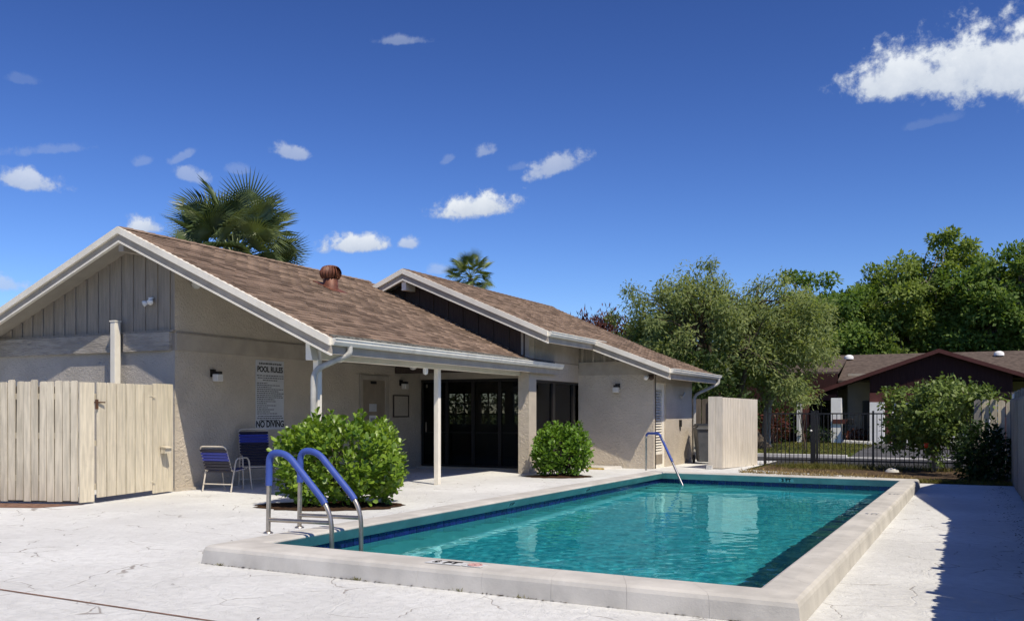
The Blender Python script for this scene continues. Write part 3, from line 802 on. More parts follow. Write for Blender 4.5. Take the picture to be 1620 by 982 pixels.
for i in range(4):
    g_ = MB(); g_.box(xs_[i] + .02, xs_[i + 1] - .02, YD + .06, YD + .066, .08, 2.17); g_.build('glass_pane', 'glass_tint', sd)
hn = MB(); hn.box(dx0 + .14, dx0 + .16, YD + .0, YD + .03, .9, 1.15); hn.box(dx0 + .15, dx0 + .19, YD + .01, YD + .03, 2.03, 2.11); hn.build('door_handle', 'steel_dull', sd)
# window on the +X wall
wn = bpy.data.objects.new('window', None); COL.objects.link(wn); wn.parent = club; wn.location = Vector((XB, 21.2, 1.1)) - wloc(club)
fr_ = MB()
fr_.box(XB - .12, XB - .02, WY0, WY1, WZ1 - .06, WZ1); fr_.box(XB - .12, XB - .02, WY0, WY1, WZ0, WZ0 + .06)
ys_ = [WY0, WY0 + 1.08, WY0 + 2.36, WY1]
for i, yy in enumerate(ys_):
    wd = .06 if i in (0, 3) else .075
    fr_.box(XB - .12, XB - .025, max(WY0, yy - wd), min(WY1, yy + wd), WZ0 + .06, WZ1 - .06)
fr_.build('window_frame', 'bronze_frame', wn)
for i in range(3):
    g_ = MB(); g_.box(XB - .075, XB - .069, ys_[i] + .04, ys_[i + 1] - .04, WZ0 + .03, WZ1 - .03); g_.build('glass_pane', 'glass_window', wn)
bl = MB(); bl.box(XB - .19, XB - .17, WY0 + .02, WY1 - .75, WZ0 + .04, WZ1 - .02); bl.build('window_blind', 'blind', wn)
# hall interior: floor, ceiling, back wall with small-paned windows, long white table
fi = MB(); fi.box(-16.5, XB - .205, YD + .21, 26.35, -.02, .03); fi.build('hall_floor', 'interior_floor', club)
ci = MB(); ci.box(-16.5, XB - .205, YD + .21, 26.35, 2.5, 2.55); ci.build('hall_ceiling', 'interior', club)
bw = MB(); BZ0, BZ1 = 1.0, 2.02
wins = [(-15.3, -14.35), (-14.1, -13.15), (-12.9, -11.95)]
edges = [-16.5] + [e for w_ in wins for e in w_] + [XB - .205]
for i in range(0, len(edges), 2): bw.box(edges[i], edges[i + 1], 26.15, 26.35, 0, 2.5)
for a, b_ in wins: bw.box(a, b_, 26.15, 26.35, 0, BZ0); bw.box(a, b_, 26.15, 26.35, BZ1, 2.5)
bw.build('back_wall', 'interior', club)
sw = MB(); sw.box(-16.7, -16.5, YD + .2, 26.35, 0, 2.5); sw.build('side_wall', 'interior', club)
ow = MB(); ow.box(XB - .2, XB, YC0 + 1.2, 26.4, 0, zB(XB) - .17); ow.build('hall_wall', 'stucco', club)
for a, b_ in wins:
    mn = MB()
    for i in range(4): xx = a + (b_ - a) * i / 3; mn.box(xx - .018, xx + .018, 26.22, 26.26, BZ0, BZ1)
    for i in range(4): zz = BZ0 + (BZ1 - BZ0) * i / 3; mn.box(a, b_, 26.225, 26.255, zz - .018, zz + .018)
    mn.build('window_muntins', 'bronze_frame', club)

# far wing
cw = MB(); cw.box(XB - .001, XC, YC0, YC0 + .2, 0, 2.52); cw.build('wing_end_wall', 'stucco', club)
cg = MB(); cg.prism([(XB + .001, YC0 + .001, 2.52), (XC - .001, YC0 + .001, 2.52), (XC - .001, YC0 + .001, zB(XC) - .14), (XB + .001, YC0 + .001, zB(XB) - .14)], (0, .18, 0)); pc = cg.build('gable_siding', 'siding_taupe', club)
for k in range(6):
    x = XB + .12 + k * .3; zt = zB(x) - .15
    if zt > 2.72:
        mb = MB(); mb.box(x - .03, x + .03, YC0 - .03, YC0, 2.68, zt); mb.build('batten', 'trim_taupe', pc, (x, YC0, 2.68))
mb = MB(); mb.box(XB + .02, XC - .2, YC0 - .045, YC0 - .001, 2.635, 2.675); mb.build('water_table', 'trim_taupe', club)
mb = MB(); mb.box(XB + .02, XC - .05, YC0 - .02, YC0 - .001, 2.34, 2.634); mb.build('frieze_board', 'trim_taupe', club)
cs = MB(); LY0, LY1 = 22.13, 23.03
cs.box(XC - .2, XC, YC0 + .2, LY0, 0, zB(XC) - .135); cs.box(XC - .2, XC, LY1, YC1, 0, zB(XC) - .135); cs.box(XC - .2, XC, LY0, LY1, 2.14, zB(XC) - .135)
cs.box(XB - .001, XC - .2, YC1 - .2, YC1, 0, 2.6)
cs.build('wing_side_wall', 'stucco', club)
ld = bpy.data.objects.new('louvre_door', None); COL.objects.link(ld); ld.parent = club; ld.location = Vector((XC, 22.6, 0)) - wloc(club)
mb = MB(); mb.box(XC - .10, XC - .04, LY0 + .0, LY0 + .19, .0, 2.14); mb.box(XC - .10, XC - .04, LY1 - .19, LY1, 0, 2.14); mb.box(XC - .1, XC - .04, LY0 + .19, LY1 - .19, 0, .42); mb.box(XC - .1, XC - .04, LY0 + .19, LY1 - .19, 1.98, 2.14)
mb.build('door_stile', 'trim_cream', ld)
kp = MB(); kp.box(XC - .04, XC - .03, LY0 + .19, LY1 - .19, .1, .34); kp.build('kick_panel', 'door_tan', ld)
lm = MB(); lm.prism([(-.055, 0, .035), (-.045, 0, .04), (.012, 0, -.012), (.004, 0, -.018)], (0, LY1 - LY0 - .382, 0)); lv_me = lm.mesh('louvre_slat', 'trim_cream')
zz = .46
while zz < 1.96:
    put(lv_me, 'louvre_slat', ld, (XC - .05, LY0 + .191, zz)); zz += .068
bkp = MB(); bkp.box(XC - .15, XC - .13, LY0, LY1, 0, 2.14); bkp.build('door_backing', 'siding_brown', ld)
st = MB(); st.hexa([(XB + .01, YB0 + 2.3, 0), (XB + 1.0, YB0 + 2.2, 0), (XB + 1.2, YC0 - .02, 0), (XB + .01, YC0 - .02, 0)], [(XB + .01, YB0 + 2.35, .06), (XB + .96, YB0 + 2.25, .06), (XB + 1.16, YC0 - .02, .06), (XB + .01, YC0 - .02, .06)])
stp = st.build('stoop', 'coping', club)
ye = MB(); ye.hexa([(XB + .3, YB0 + 2.23, .0), (XB + 1.0, YB0 + 2.17, .0), (XB + 1.0, YB0 + 2.21, .0), (XB + .3, YB0 + 2.27, 0)], [(XB + .3, YB0 + 2.24, .04), (XB + .98, YB0 + 2.18, .04), (XB + .98, YB0 + 2.22, .04), (XB + .3, YB0 + 2.28, .04)])
ye.build('painted_edge', 'yellow_paint', stp)

# ---- porch: posts, header beam, downspouts
XP = -9.23
for y in (15.44, 11.75):
    mb = MB(); mb.box(XP - .05, XP + .05, y - .05, y + .05, 0, 2.24); bevel(mb.build('porch_post', 'trim_cream', club, (XP, y, 0)), .006)
hb = MB(); hb.box(XP - .07, XP + .07, RA_Y0 + .28, YB0 + .0, 2.24, 2.42); hb.build('porch_beam', 'trim_cream', club)
kn = MB(); kn.prism([(XP - .09, RA_Y0 + .1, 2.22), (XP + .04, RA_Y0 + .1, 2.22), (XP - .02, RA_Y0 + .1, zA(XP) - .27), (XP - .09, RA_Y0 + .1, zA(XP - .09) - .27)], (0, .16, 0)); kn.build('beam_end', 'trim_cream', club)
ds = MB(); dpts = rounded([(EA_X + .05, 11.95, EA_Z - .12), (EA_X + .05, 11.95, EA_Z - .24), (XP + .02, 11.62, 2.06), (XP + .02, 11.62, 1.2), (XP + .02, 11.62, .12), (XP + .15, 11.55, .06)], .16, 6)
ds.tube(dpts, .045, 10); d_o = ds.build('downspout', 'downspout', club)
for k in range(3, 10):
    q = Vector(dpts[k]); q2 = Vector(dpts[k + 1]); md = (q + q2) / 2; dd = (q2 - q).normalized()
    rb = MB(); rb.tube([md - dd * .006, md + dd * .006], .050, 10); rb.build('crimp', 'downspout', d_o)
ds = MB(); ds.tube(rounded([(EC_X + .05, 26.0, EC_Z - .11), (EC_X + .05, 26.0, EC_Z - .25), (XC + .06, YC1 + .02, 1.88), (XC + .06, YC1 + .04, .1)], .14, 5), .045, 8); ds.build('downspout', 'downspout', club)
# panelled door and access panel on the porch wall
dr = bpy.data.objects.new('porch_door', None); COL.objects.link(dr); dr.parent = club; dr.location = Vector((XA, 18.1, 0)) - wloc(club)
PY0, PY1 = 17.64, 18.58
mb = MB(); mb.box(XA + .001, XA + .05, PY0 - .09, PY0, 0, 2.27); mb.box(XA + .001, XA + .05, PY1, PY1 + .14, 0, 2.27); mb.box(XA + .001, XA + .05, PY0, PY1, 2.16, 2.27); mb.build('door_casing', 'trim_taupe', dr)
mb = MB(); mb.box(XA + .001, XA + .022, PY0, PY1, .02, 2.16); lf = mb.build('door_leaf', 'door_tan', dr)
for (z0, z1) in ((.2, .85), (.98, 1.62), (1.72, 2.05)):
    for (a, b_) in ((PY0 + .1, 18.07), (18.15, PY1 - .1)):
        mb = MB(); mb.box(XA + .022, XA + .030, a, b_, z0, z1); bevel(mb.build('door_panel', 'door_tan', lf), .006)
mb = MB(); mb.box(XA + .03, XA + .035, 17.98, 18.22, 2.07, 2.135); mb.build('name_plate', 'black_metal', dr)
mb = MB(); mb.box(XA + .031, XA + .033, 17.92, 18.22, 1.42, 1.60); mb.build('notice', 'sign_white', dr)
mb = MB(); mb.box(XA + .031, XA + .033, 17.92, 18.2, 1.0, 1.33); nt_o = mb.build('notice', 'paper', dr)
mb = MB(); mb.box(XA + .0335, XA + .0345, 17.97, 18.14, 1.1, 1.27); mb.build('notice_print', 'print_grey', nt_o)
mb = MB(); mb.lathe([(.0, .06), (.028, .055), (.032, .03), (.02, .01), (.02, 0)], (0, 0, 0), 12); mb.v = [(XA + .03 + z, 18.48 + x, .93 + y) for (x, y, z) in mb.v]; mb.build('door_knob', 'black_metal', dr)
ap = MB(); ap.box(XA + .001, XA + .012, 18.98, 19.62, 1.31, 1.80); apo = ap.build('access_panel', 'stucco', club)
mb = MB()
for (a, b_, c, d) in ((18.95, 19.65, 1.28, 1.31), (18.95, 19.65, 1.80, 1.83), (18.95, 18.98, 1.31, 1.80), (19.62, 19.65, 1.31, 1.80)): mb.box(XA + .001, XA + .03, a, b_, c, d)
mb.build('panel_frame', 'siding_brown', apo)
bx = MB(); bx.box(XC + .001, XC + .06, 24.25, 24.33, 1.02, 1.2); bx.tube([(XC + .03, 24.29, 1.02), (XC + .03, 24.29, .9)], .012, 6); bx.build('hose_tap', 'black_metal', club)
bx = MB(); bx.tube([(XC, 24.3, 1.86), (XC + .1, 24.3, 1.84)], .018, 6); bx.tube([(XC + .1, 24.18, 1.80), (XC + .1, 24.42, 1.92)], .03, 8); bx.build('wall_bracket', 'downspout', club)

# ================================================================== THINGS ON AND ROUND THE CLUBHOUSE
# folding table inside the hall
tbl = thing('folding_table', 'long white-topped table standing inside the hall behind sliding glass doors', 'table', (-12.6, 23.4, .03))
mb = MB(); mb.box(-14.2, -10.6, 23.05, 23.8, .80, .835); mb.build('table_top', 'table_white', tbl)
for xx in (-14.0, -10.8):
    for yy in (23.15, 23.7):
        mb = MB(); mb.tube([(xx, yy, .03), (xx, yy, .80)], .016, 6); mb.build('leg', 'black_metal', tbl)

# rusty roof turbine
TX, TY = -11.93, 15.62; TZ = zA(TX)
tv = thing('roof_turbine', 'rusty round turbine vent sitting just below roof ridge', 'roof vent', (TX, TY, TZ))
mb = MB(); mb.lathe([(.16, -.12), (.155, .17), (.14, .18)], (TX, TY, TZ), 20); mb.build('vent_stack', 'vent_rust', tv)
mb = MB(); mb.hexa([(TX - .26, TY - .26, zA(TX - .26) + .004), (TX + .26, TY - .26, zA(TX + .26) + .004), (TX + .26, TY + .26, zA(TX + .26) + .004), (TX - .26, TY + .26, zA(TX - .26) + .004)],
                  [(TX - .26, TY - .26, zA(TX - .26) + .02), (TX + .26, TY - .26, zA(TX + .26) + .02), (TX + .26, TY + .26, zA(TX + .26) + .02), (TX - .26, TY + .26, zA(TX - .26) + .02)]); mb.build('flashing', 'vent_rust', tv)
NB = 20; HB = .22
hub = MB(); hub.lathe([(.12, .17), (.13, .2), (.13, .40), (.1, .43), (.0, .44)], (TX, TY, TZ), 16); hub.build('turbine_core', 'black_metal', tv)
bmesh_ = MB(); prev = None; npt = 7; rows = []
for j in range(npt):
    a = j / (npt - 1); z = .185 + a * .25; r_ = .135 + .085 * math.sin(math.pi * (.12 + .80 * a)); rows.append((r_, z))
for j, (r_, z) in enumerate(rows):
    for k2, (rr, aa) in enumerate(((r_ + .012, -.11), (r_ - .022, .19))):
        bmesh_.v.append((rr * math.cos(aa), rr * math.sin(aa), z))
for j in range(npt - 1): bmesh_.f.append([2 * j, 2 * j + 1, 2 * j + 3, 2 * j + 2]); bmesh_.sm.append(True)
vane = bmesh_.mesh('vane', 'vent_rust')
for k in range(NB): put(vane, 'vane', tv, (TX, TY, TZ), (0, 0, 2 * math.pi * k / NB))
mb = MB(); mb.lathe([(.16, .425), (.15, .445), (.08, .465), (.0, .475)], (TX, TY, TZ), 18); mb.build('turbine_cap', 'vent_rust', tv)

# wall lights
def wall_light(pos, nx, label):
    """nx True: wall faces +X, else -Y"""
    o = thing('wall_light', label, 'wall light', pos, 'cube wall lights')
    def T(mb):
        mb.v = [(pos[0] + (a if nx else b_), pos[1] + (b_ if nx else -a), pos[2] + c) for (a, b_, c) in mb.v]; return mb
    mb = MB(); mb.box(.001, .03, -.06, .06, -.04, .10); T(mb).build('back_plate', 'black_metal', o)
    mb = MB(); mb.box(.03, .20, -.05, .05, .01, .06); bevel(T(mb).build('arm', 'black_metal', o), .006)
    mb = MB(); mb.box(.07, .20, -.075, .075, -.125, .008); bevel(T(mb).build('lamp_glass', 'opal_glass', o), .012)
wall_light((XA, 12.94, 2.10), True, 'cube wall light on the porch wall left of the rules sign')
wall_light((XA, 19.30, 2.10), True, 'cube wall light above the framed wall panel near sliding doors')
wall_light((-7.88, YC0, 2.02), False, 'cube wall light on the lit end wall of the far wing')

# security lights
fl_ = thing('floodlight', 'single pale floodlight under the roof slope on the porch side', 'floodlight', (XA, 12.45, 3.72))
mb = MB(); mb.tube([(XA, 12.6, 3.80), (XA + .1, 12.5, 3.76)], .03, 8); mb.build('mount', 'black_metal', fl_)
mb = MB(); mb.lathe([(.0, 0), (.05, .0), (.075, .05), (.085, .12), (.06, .13), (.0, .135)], (0, 0, 0), 14)
q_ = Vector((.35, -.75, -.55)).to_track_quat('Z', 'Y'); mb.v = [tuple(q_ @ Vector(v) + Vector((XA + .08, 12.5, 3.76))) for v in mb.v]; mb.build('lamp_head', 'downspout', fl_)
fl_ = thing('floodlight', 'white twin-head floodlight on the board gable wall', 'floodlight', (-13.13, YA0, 3.38))
mb = MB(); mb.box(-13.19, -13.09, YA0 - .05, YA0 - .023, 3.36, 3.46); mb.build('mount', 'house_white', fl_)
for (dx, dz) in ((-.09, -.02), (.10, .0)):
    mb = MB(); mb.lathe([(.0, 0), (.025, .0), (.04, .05), (.055, .10), (.0, .11)], (0, 0, 0), 12)
    q_ = Vector((dx * 3, -.8, -.4)).to_track_quat('Z', 'Y'); mb.v = [tuple(q_ @ Vector(v) + Vector((-13.13 + dx * .5, YA0 - .06, 3.40 + dz))) for v in mb.v]; mb.build('lamp_head', 'house_white', fl_)
fl_ = thing('floodlight', 'twin floodlight tucked under the far wing roof above louvre door', 'floodlight', (XC, YC0 - .05, 2.36))
mb = MB(); mb.box(XC - .12, XC + .02, YC0 - .06, YC0 - .021, 2.22, 2.34); mb.build('mount', 'fan_brown', fl_)
for dx in (-.12, .05):
    mb = MB(); mb.lathe([(.0, 0), (.03, .0), (.05, .05), (.06, .12), (.0, .13)], (0, 0, 0), 12)
    q_ = Vector((dx * 3 + .1, -.8, -.35)).to_track_quat('Z', 'Y'); mb.v = [tuple(q_ @ Vector(v) + Vector((XC - .06 + dx * .5, YC0 - .06, 2.29))) for v in mb.v]; mb.build('lamp_head', 'house_white' if dx < 0 else 'fan_brown', fl_)
# small round camera below the beam
fl_ = thing('security_camera', 'small white dome camera on the porch beam beside post', 'camera', (XP + .0, 14.9, 2.2))
mb = MB(); mb.lathe([(.0, -.09), (.04, -.07), (.05, -.03), (.05, .04)], (XP, 15.0, 2.2), 12); mb.build('camera_dome', 'house_white', fl_)

# ceiling fans under the porch
for (fx, fy, lab) in ((-10.6, 14.15, 'brown ceiling fan under the porch roof behind the curved downspout'), (-10.9, 17.2, 'brown ceiling fan under the porch roof nearer the sliding doors')):
    fz = 2.46; f_ = thing('ceiling_fan', lab, 'ceiling fan', (fx, fy, fz), 'porch ceiling fans')
    mb = MB(); mb.tube([(fx, fy, fz + .1), (fx, fy, zA(fx) - .16)], .014, 8); mb.build('down_rod', 'fan_brown', f_)
    mb = MB(); mb.lathe([(.0, -.04), (.09, -.04), (.11, .0), (.11, .06), (.05, .1), (.0, .1)], (fx, fy, fz), 16); mb.build('motor', 'fan_brown', f_)
    mb = MB(); mb.lathe([(.0, -.13), (.05, -.12), (.08, -.08), (.07, -.042)], (fx, fy, fz), 14); mb.build('lamp_globe', 'opal_glass', f_)
    for k in range(5):
        a = 2 * math.pi * k / 5 + .4; c_, s_ = math.cos(a), math.sin(a)
        mb = MB(); pts = [(.12, -.04), (.2, -.07), (.6, -.075), (.66, -.05), (.66, .05), (.6, .075), (.2, .07), (.12, .04)]
        mb.prism([(fx + u * c_ - v * s_, fy + u * s_ + v * c_, fz + .02 + v * .15) for (u, v) in pts], (0, 0, .008)); mb.build('blade', 'fan_brown', f_)

# pool rules sign
SY0, SY1, SZ0, SZ1 = 14.10, 14.93, 1.06, 2.44
sg = thing('rules_sign', 'tall white pool rules sign with black lettering on the porch wall', 'sign', (XA, 14.5, 1.06))
mb = MB(); mb.box(XA + .002, XA + .012, SY0, SY1, SZ0, SZ1); mb.build('sign_board', 'sign_white', sg)
def on_sign(me, y, z): return put(me, 'lettering', sg, (XA + .0135, y, z), (R(90), 0, R(90)))
ymid = (SY0 + SY1) / 2
me = text_mesh('POOL RULES', .155, 'print_black'); o = on_sign(me, ymid, SZ1 - .185); o.scale = (.86, 1, 1)
me = text_mesh('NO DIVING', .17, 'print_black'); o = on_sign(me, ymid, SZ0 + .10); o.scale = (.93, 1.05, 1)
sp_ = random.Random(3)
def row(y0, y1, z, h):
    mb = MB(); y = y0
    while y < y1:
        wl_ = sp_.uniform(.025, .08); e = min(y + wl_, y1)
        yy = y
        while yy < e: 
            hh = h * sp_.choice((.8, 1, 1)); mb.box(XA + .0125, XA + .0138, yy, min(yy + h * .55, e), z, z + hh); yy += h * .72
        y = e + .014
    mb.build('small_print', 'print_black', sg)
row(SY0 + .09, SY1 - .07, SZ1 - .085, .036)
zrow = SZ1 - .315
for (a, b_) in ((.03, .01), (.05, .01), (.2, .2)): row(SY0 + a, SY1 - b_, zrow, .017); zrow -= .046
zrow -= .012
for b_ in (.5, .13, .38, .03, .17, .01, .07, .03, .28, .25, .52, .24, .48, .31, .42, .2): row(SY0 + .03, SY1 - b_, zrow, .016); zrow -= .0405
zrow -= .012
for (a, b_) in ((.06, .06), (.04, .02), (.12, .14)): row(SY0 + a, SY1 - b_, zrow, .016); zrow -= .041

# tall cream post standing against the gable wall
tp = thing('fence_post', 'tall cream square post rising above the left fence against gable', 'post', (-13.9, 11.87, 0))
mb = MB(); mb.box(-13.955, -13.835, 11.80, 11.93, 0, 3.04); bevel(mb.build('post_shaft', 'trim_cream', tp), .008)
mb = MB(); mb.box(-13.965, -13.825, 11.79, 11.94, 3.041, 3.065); mb.build('post_cap', 'trim_cream', tp)

# ------------------------------------------------------------------ left fence and gate
def board_mesh(wd, h, th, mat, dog=.03):
    mb = MB(); mb.prism([(-wd / 2, -th / 2, 0), (wd / 2, -th / 2, 0), (wd / 2, -th / 2, h - dog), (wd / 2 - dog, -th / 2, h), (-wd / 2 + dog, -th / 2, h), (-wd / 2, -th / 2, h - dog)], (0, th, 0))
    return mb.mesh('board', mat)
lf = thing('wooden_fence', 'cream board fence at the left with slightly uneven boards', 'fence', (-13.5, 9.3, 0))
A = Vector((-12.10, 9.66, 0)); B = Vector((-16.2, 8.35, 0)); d = (B - A); Ln = d.length; d.normalize(); rz = math.atan2(d.y, d.x)
bm_ = [board_mesh(.114, h, .018, 'fence_cream', .018) for h in (1.83, 1.82, 1.845)]
bmd_ = board_mesh(.12, 1.78, .016, 'fence_dark', .018)  # rear boards coloured dark to stand in for shade in the gaps
n = int(Ln / .131)
for i in range(n):
    q = A + d * (.07 + i * .131)
    put(bm_[i % 3], 'board', lf, (q.x, q.y, .045 + random.uniform(-.012, .012)), (random.uniform(-.008, .008), random.uniform(-.008, .008), rz + random.uniform(-.05, .05)))
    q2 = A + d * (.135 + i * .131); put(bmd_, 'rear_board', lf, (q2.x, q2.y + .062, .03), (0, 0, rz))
perp = Vector((-d.y, d.x, 0))
if perp.y < 0: perp = -perp
for z in (.35, 1.0, 1.6):
    mb = MB(); a = A + perp * .012; b_ = B + perp * .012
    mb.hexa([(a.x, a.y, z), (b_.x, b_.y, z), (b_.x + perp.x * .04, b_.y + perp.y * .04, z), (a.x + perp.x * .04, a.y + perp.y * .04, z)],
            [(a.x, a.y, z + .09), (b_.x, b_.y, z + .09), (b_.x + perp.x * .04, b_.y + perp.y * .04, z + .09), (a.x + perp.x * .04, a.y + perp.y * .04, z + .09)]); mb.build('fence_rail', 'fence_cream', lf)
cb = MB(); cb.box(-12.075, -12.05, 9.64, 9.90, .03, 1.86); cb.build('corner_board', 'fence_gate', lf)
# gate from the corner back to the building
G0 = Vector((-12.06, 9.93, 0)); G1 = Vector((-12.42, 11.60, 0)); gd_ = (G1 - G0).normalized(); gz = math.atan2(gd_.y, gd_.x)
gt = thing('wooden_gate', 'cream board gate with rusty latch between fence corner and clubhouse', 'gate', (-12.2, 10.6, 0))
gb_ = board_mesh(.205, 1.78, .018, 'fence_gate', .012)
for i in range(6):
    q = G0 + gd_ * (.12 + i * .232)
    put(gb_, 'board', gt, (q.x + .012, q.y, .085), (0, 0, gz))
gbd_ = board_mesh(.225, 1.76, .016, 'fence_dark', .012)  # shade behind the gate boards is put into this darker colour
pn = Vector((gd_.y, -gd_.x, 0)); pn = pn if pn.x > 0 else -pn
for (z0, z1) in ((.2, .3), (.88, .97), (1.60, 1.69)):
    a = G0 + gd_ * .02 - pn * .02; b_ = G0 + gd_ * 1.40 - pn * .02
    mb = MB(); mb.hexa([(a.x, a.y, z0), (b_.x, b_.y, z0), (b_.x - pn.x * .03, b_.y - pn.y * .03, z0), (a.x - pn.x * .03, a.y - pn.y * .03, z0)], [(a.x, a.y, z1), (b_.x, b_.y, z1), (b_.x - pn.x * .03, b_.y - pn.y * .03, z1), (a.x - pn.x * .03, a.y - pn.y * .03, z1)]); mb.build('gate_rail', 'fence_gate', gt)
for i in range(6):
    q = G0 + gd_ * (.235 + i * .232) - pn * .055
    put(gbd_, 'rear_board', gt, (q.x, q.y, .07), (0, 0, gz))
mb = MB(); q = G0 + pn * .03; mb.box(q.x - .01, q.x + .012, q.y - .05, q.y + .14, 1.545, 1.565); mb.box(q.x - .01, q.x + .014, q.y - .03, q.y + .01, 1.45, 1.60); mb.build('latch', 'rust_iron', gt)
for z in (.22, 1.66):
    q = G0 + gd_ * 1.28 + pn * .022
    mb = MB(); mb.hexa([(q.x, q.y - .1, z), (q.x + .006, q.y - .1, z), (q.x - .02 + .006, q.y + .16, z + .01), (q.x - .02, q.y + .16, z + .01)], [(q.x, q.y - .1, z + .035), (q.x + .006, q.y - .1, z + .035), (q.x - .02 + .006, q.y + .16, z + .025), (q.x - .02, q.y + .16, z + .025)]); mb.build('strap_hinge', 'fence_gate', gt)
eb = thing('fence_infill', 'narrow cream boards closing the gap between gate and wall', 'fence', (-12.45, 11.7, 0))
for i in range(4):
    q = G1 + gd_ * (-.225 + i * .142); put(board_mesh(.135, 1.86, .02, 'fence_gate', .012), 'board', eb, (q.x, q.y, .03), (0, 0, gz))
mb = MB(); mb.box(-12.37, -12.27, 11.50, 11.64, .70, .80); mb.prism([(-12.375, 11.49, .80), (-12.24, 11.49, .785), (-12.24, 11.49, .80), (-12.375, 11.49, .825)], (0, .16, 0)); 
tag(mb.build('outlet_box', 'fence_cream', None, (-12.32, 11.57, .75)), 'small covered outlet box fixed to the boards beside the gate', 'outlet box')

# ------------------------------------------------------------------ pool ladder rails and handrail
def ladder_rail(y, label):
    o = thing('pool_grab_rail', label, 'grab rail', (-6.40, y, .17), 'grab rails at the near pool corner')
    path = rounded([(-6.40, y, .165), (-6.385, y, .995), (-6.16, y, .985), (-5.60, y, .43), (-5.60, y, -.30)], .20, 8)
    # split: sleeve covers from z .67 on the post to x -5.70 on the slope
    i0 = next(i for i, q in enumerate(path) if q.z > .7); i1 = max(i for i, q in enumerate(path) if q.z > .47 and q.x < -5.6)
    mb = MB(); mb.tube(path, .0235, 12); mb.build('rail_tube', 'steel_dull', o)
    sl_ = [Vector((-6.391, y, .655))] + path[i0:i1 + 1]
    mb = MB(); mb.tube(sl_, .0345, 14); mb.build('foam_sleeve', 'sleeve_blue', o)
    mb = MB(); mb.tube([(-6.40, y, .305), (-5.60, y, .315)], .0205, 10); mb.build('cross_bar', 'steel_dull', o)
    mb = MB(); mb.lathe([(.05, 0), (.05, .008), (.03, .02)], (-6.40, y, .168), 14); mb.build('escutcheon', 'steel_dull', o)
ladder_rail(7.35, 'blue-sleeved steel grab rail, nearer of the pair at pool corner')
ladder_rail(7.84, 'blue-sleeved steel grab rail, farther of the pair at pool corner')
hr = thing('pool_handrail', 'bent steel handrail with blue grip at the far pool steps', 'handrail', (-6.08, 18.83, .17))
hp = rounded([(-6.12, 18.85, .17), (-6.12, 18.85, .955), (-5.72, 18.52, .965), (-5.02, 17.95, -.16)], .12, 6)
mb = MB(); mb.tube(hp, .022, 10); mb.build('rail_tube', 'steel', hr)
mb = MB(); mb.tube([q for q in hp if q.z > .90] + [Vector((-5.36, 18.22, .40))], .0265, 10); mb.build('grip', 'sleeve_blue', hr)

# ------------------------------------------------------------------ strap patio chairs
def strap_chair(pos, rz, label, back_h, scale=1.0):
    o = thing('patio_chair', label, 'chair', pos, 'strap patio chairs')
    Rm = Matrix.Rotation(rz, 3, 'Z'); P0 = Vector(pos)
    def W(q): return tuple(P0 + Rm @ (Vector(q) * scale))
    def tube(pts, r_, nm, mat_='frame_tan', closed=False):
        mb = MB(); mb.tube([W(q) for q in pts], r_, 8, closed=closed); return mb.build(nm, mat_, o)
    # front is -Y in chair space; width along X
    hw = .27
    tube(rounded([(-hw, -.22, .40), (-hw, .22, .36), (-hw, .22 + .42 * back_h, .36 + back_h), (hw, .22 + .42 * back_h, .36 + back_h), (hw, .22, .36), (hw, -.22, .40)], .07, 5), .0135, 'seat_frame')
    tube([(-hw, -.22, .40), (hw, -.22, .40)], .0135, 'front_bar')
    for sx in (-1, 1):
        tube(rounded([(sx * (hw + .03), -.36, 0), (sx * (hw + .03), -.24, .60), (sx * (hw + .03), .14, .60), (sx * (hw + .03), .30, 0)], .10, 6), .0145, 'arm_leg_loop')
    tube([(-hw - .03, .275, .14), (hw + .03, .275, .14)], .011, 'stretcher')
    def strap(p0, p1, wdir, mat_, wd=.046):
        mb = MB(); p0 = Vector(p0); p1 = Vector(p1); wv_ = Vector(wdir).normalized() * wd / 2; nn_ = (p1 - p0).cross(wv_).normalized() * .016
        mb.hexa([W(p0 - wv_ - nn_), W(p1 - wv_ - nn_), W(p1 + wv_ - nn_), W(p0 + wv_ - nn_)], [W(p0 - wv_ + nn_), W(p1 - wv_ + nn_), W(p1 + wv_ + nn_), W(p0 + wv_ + nn_)]); mb.build('strap', mat_, o)
    k = 0; s_ = .03
    while s_ < .40:
        strap((-hw - .01, -.20 + s_, .40 - s_ * .09), (hw + .01, -.20 + s_, .40 - s_ * .09), (0, 1, -.09), 'strap_blue' if k % 3 else 'strap_navy'); k += 1; s_ += .058
    n_ = int(back_h * 1.08 / .058); pat = ['strap_navy', 'strap_navy', 'strap_navy', 'strap_navy', 'strap_blue', 'strap_blue', 'strap_navy']
    for k in range(1, n_):
        f = (k + .2) / (n_ + .6); zz = .36 + back_h * f; yy = .22 + .42 * back_h * f
        m_ = 'strap_navy' if k < n_ - 4 or k == n_ - 1 else 'strap_blue'
        strap((-hw - .01, yy, zz), (hw + .01, yy, zz), (0, .42, 1), m_)
    return o
strap_chair((-11.88, 12.55, 0), R(188), 'lower-backed blue strap chair, seen from behind in porch shade', .46, .98)
strap_chair((-11.95, 13.42, 0), R(50), 'high-backed blue strap chair half hidden by the near bush', .74, .98)

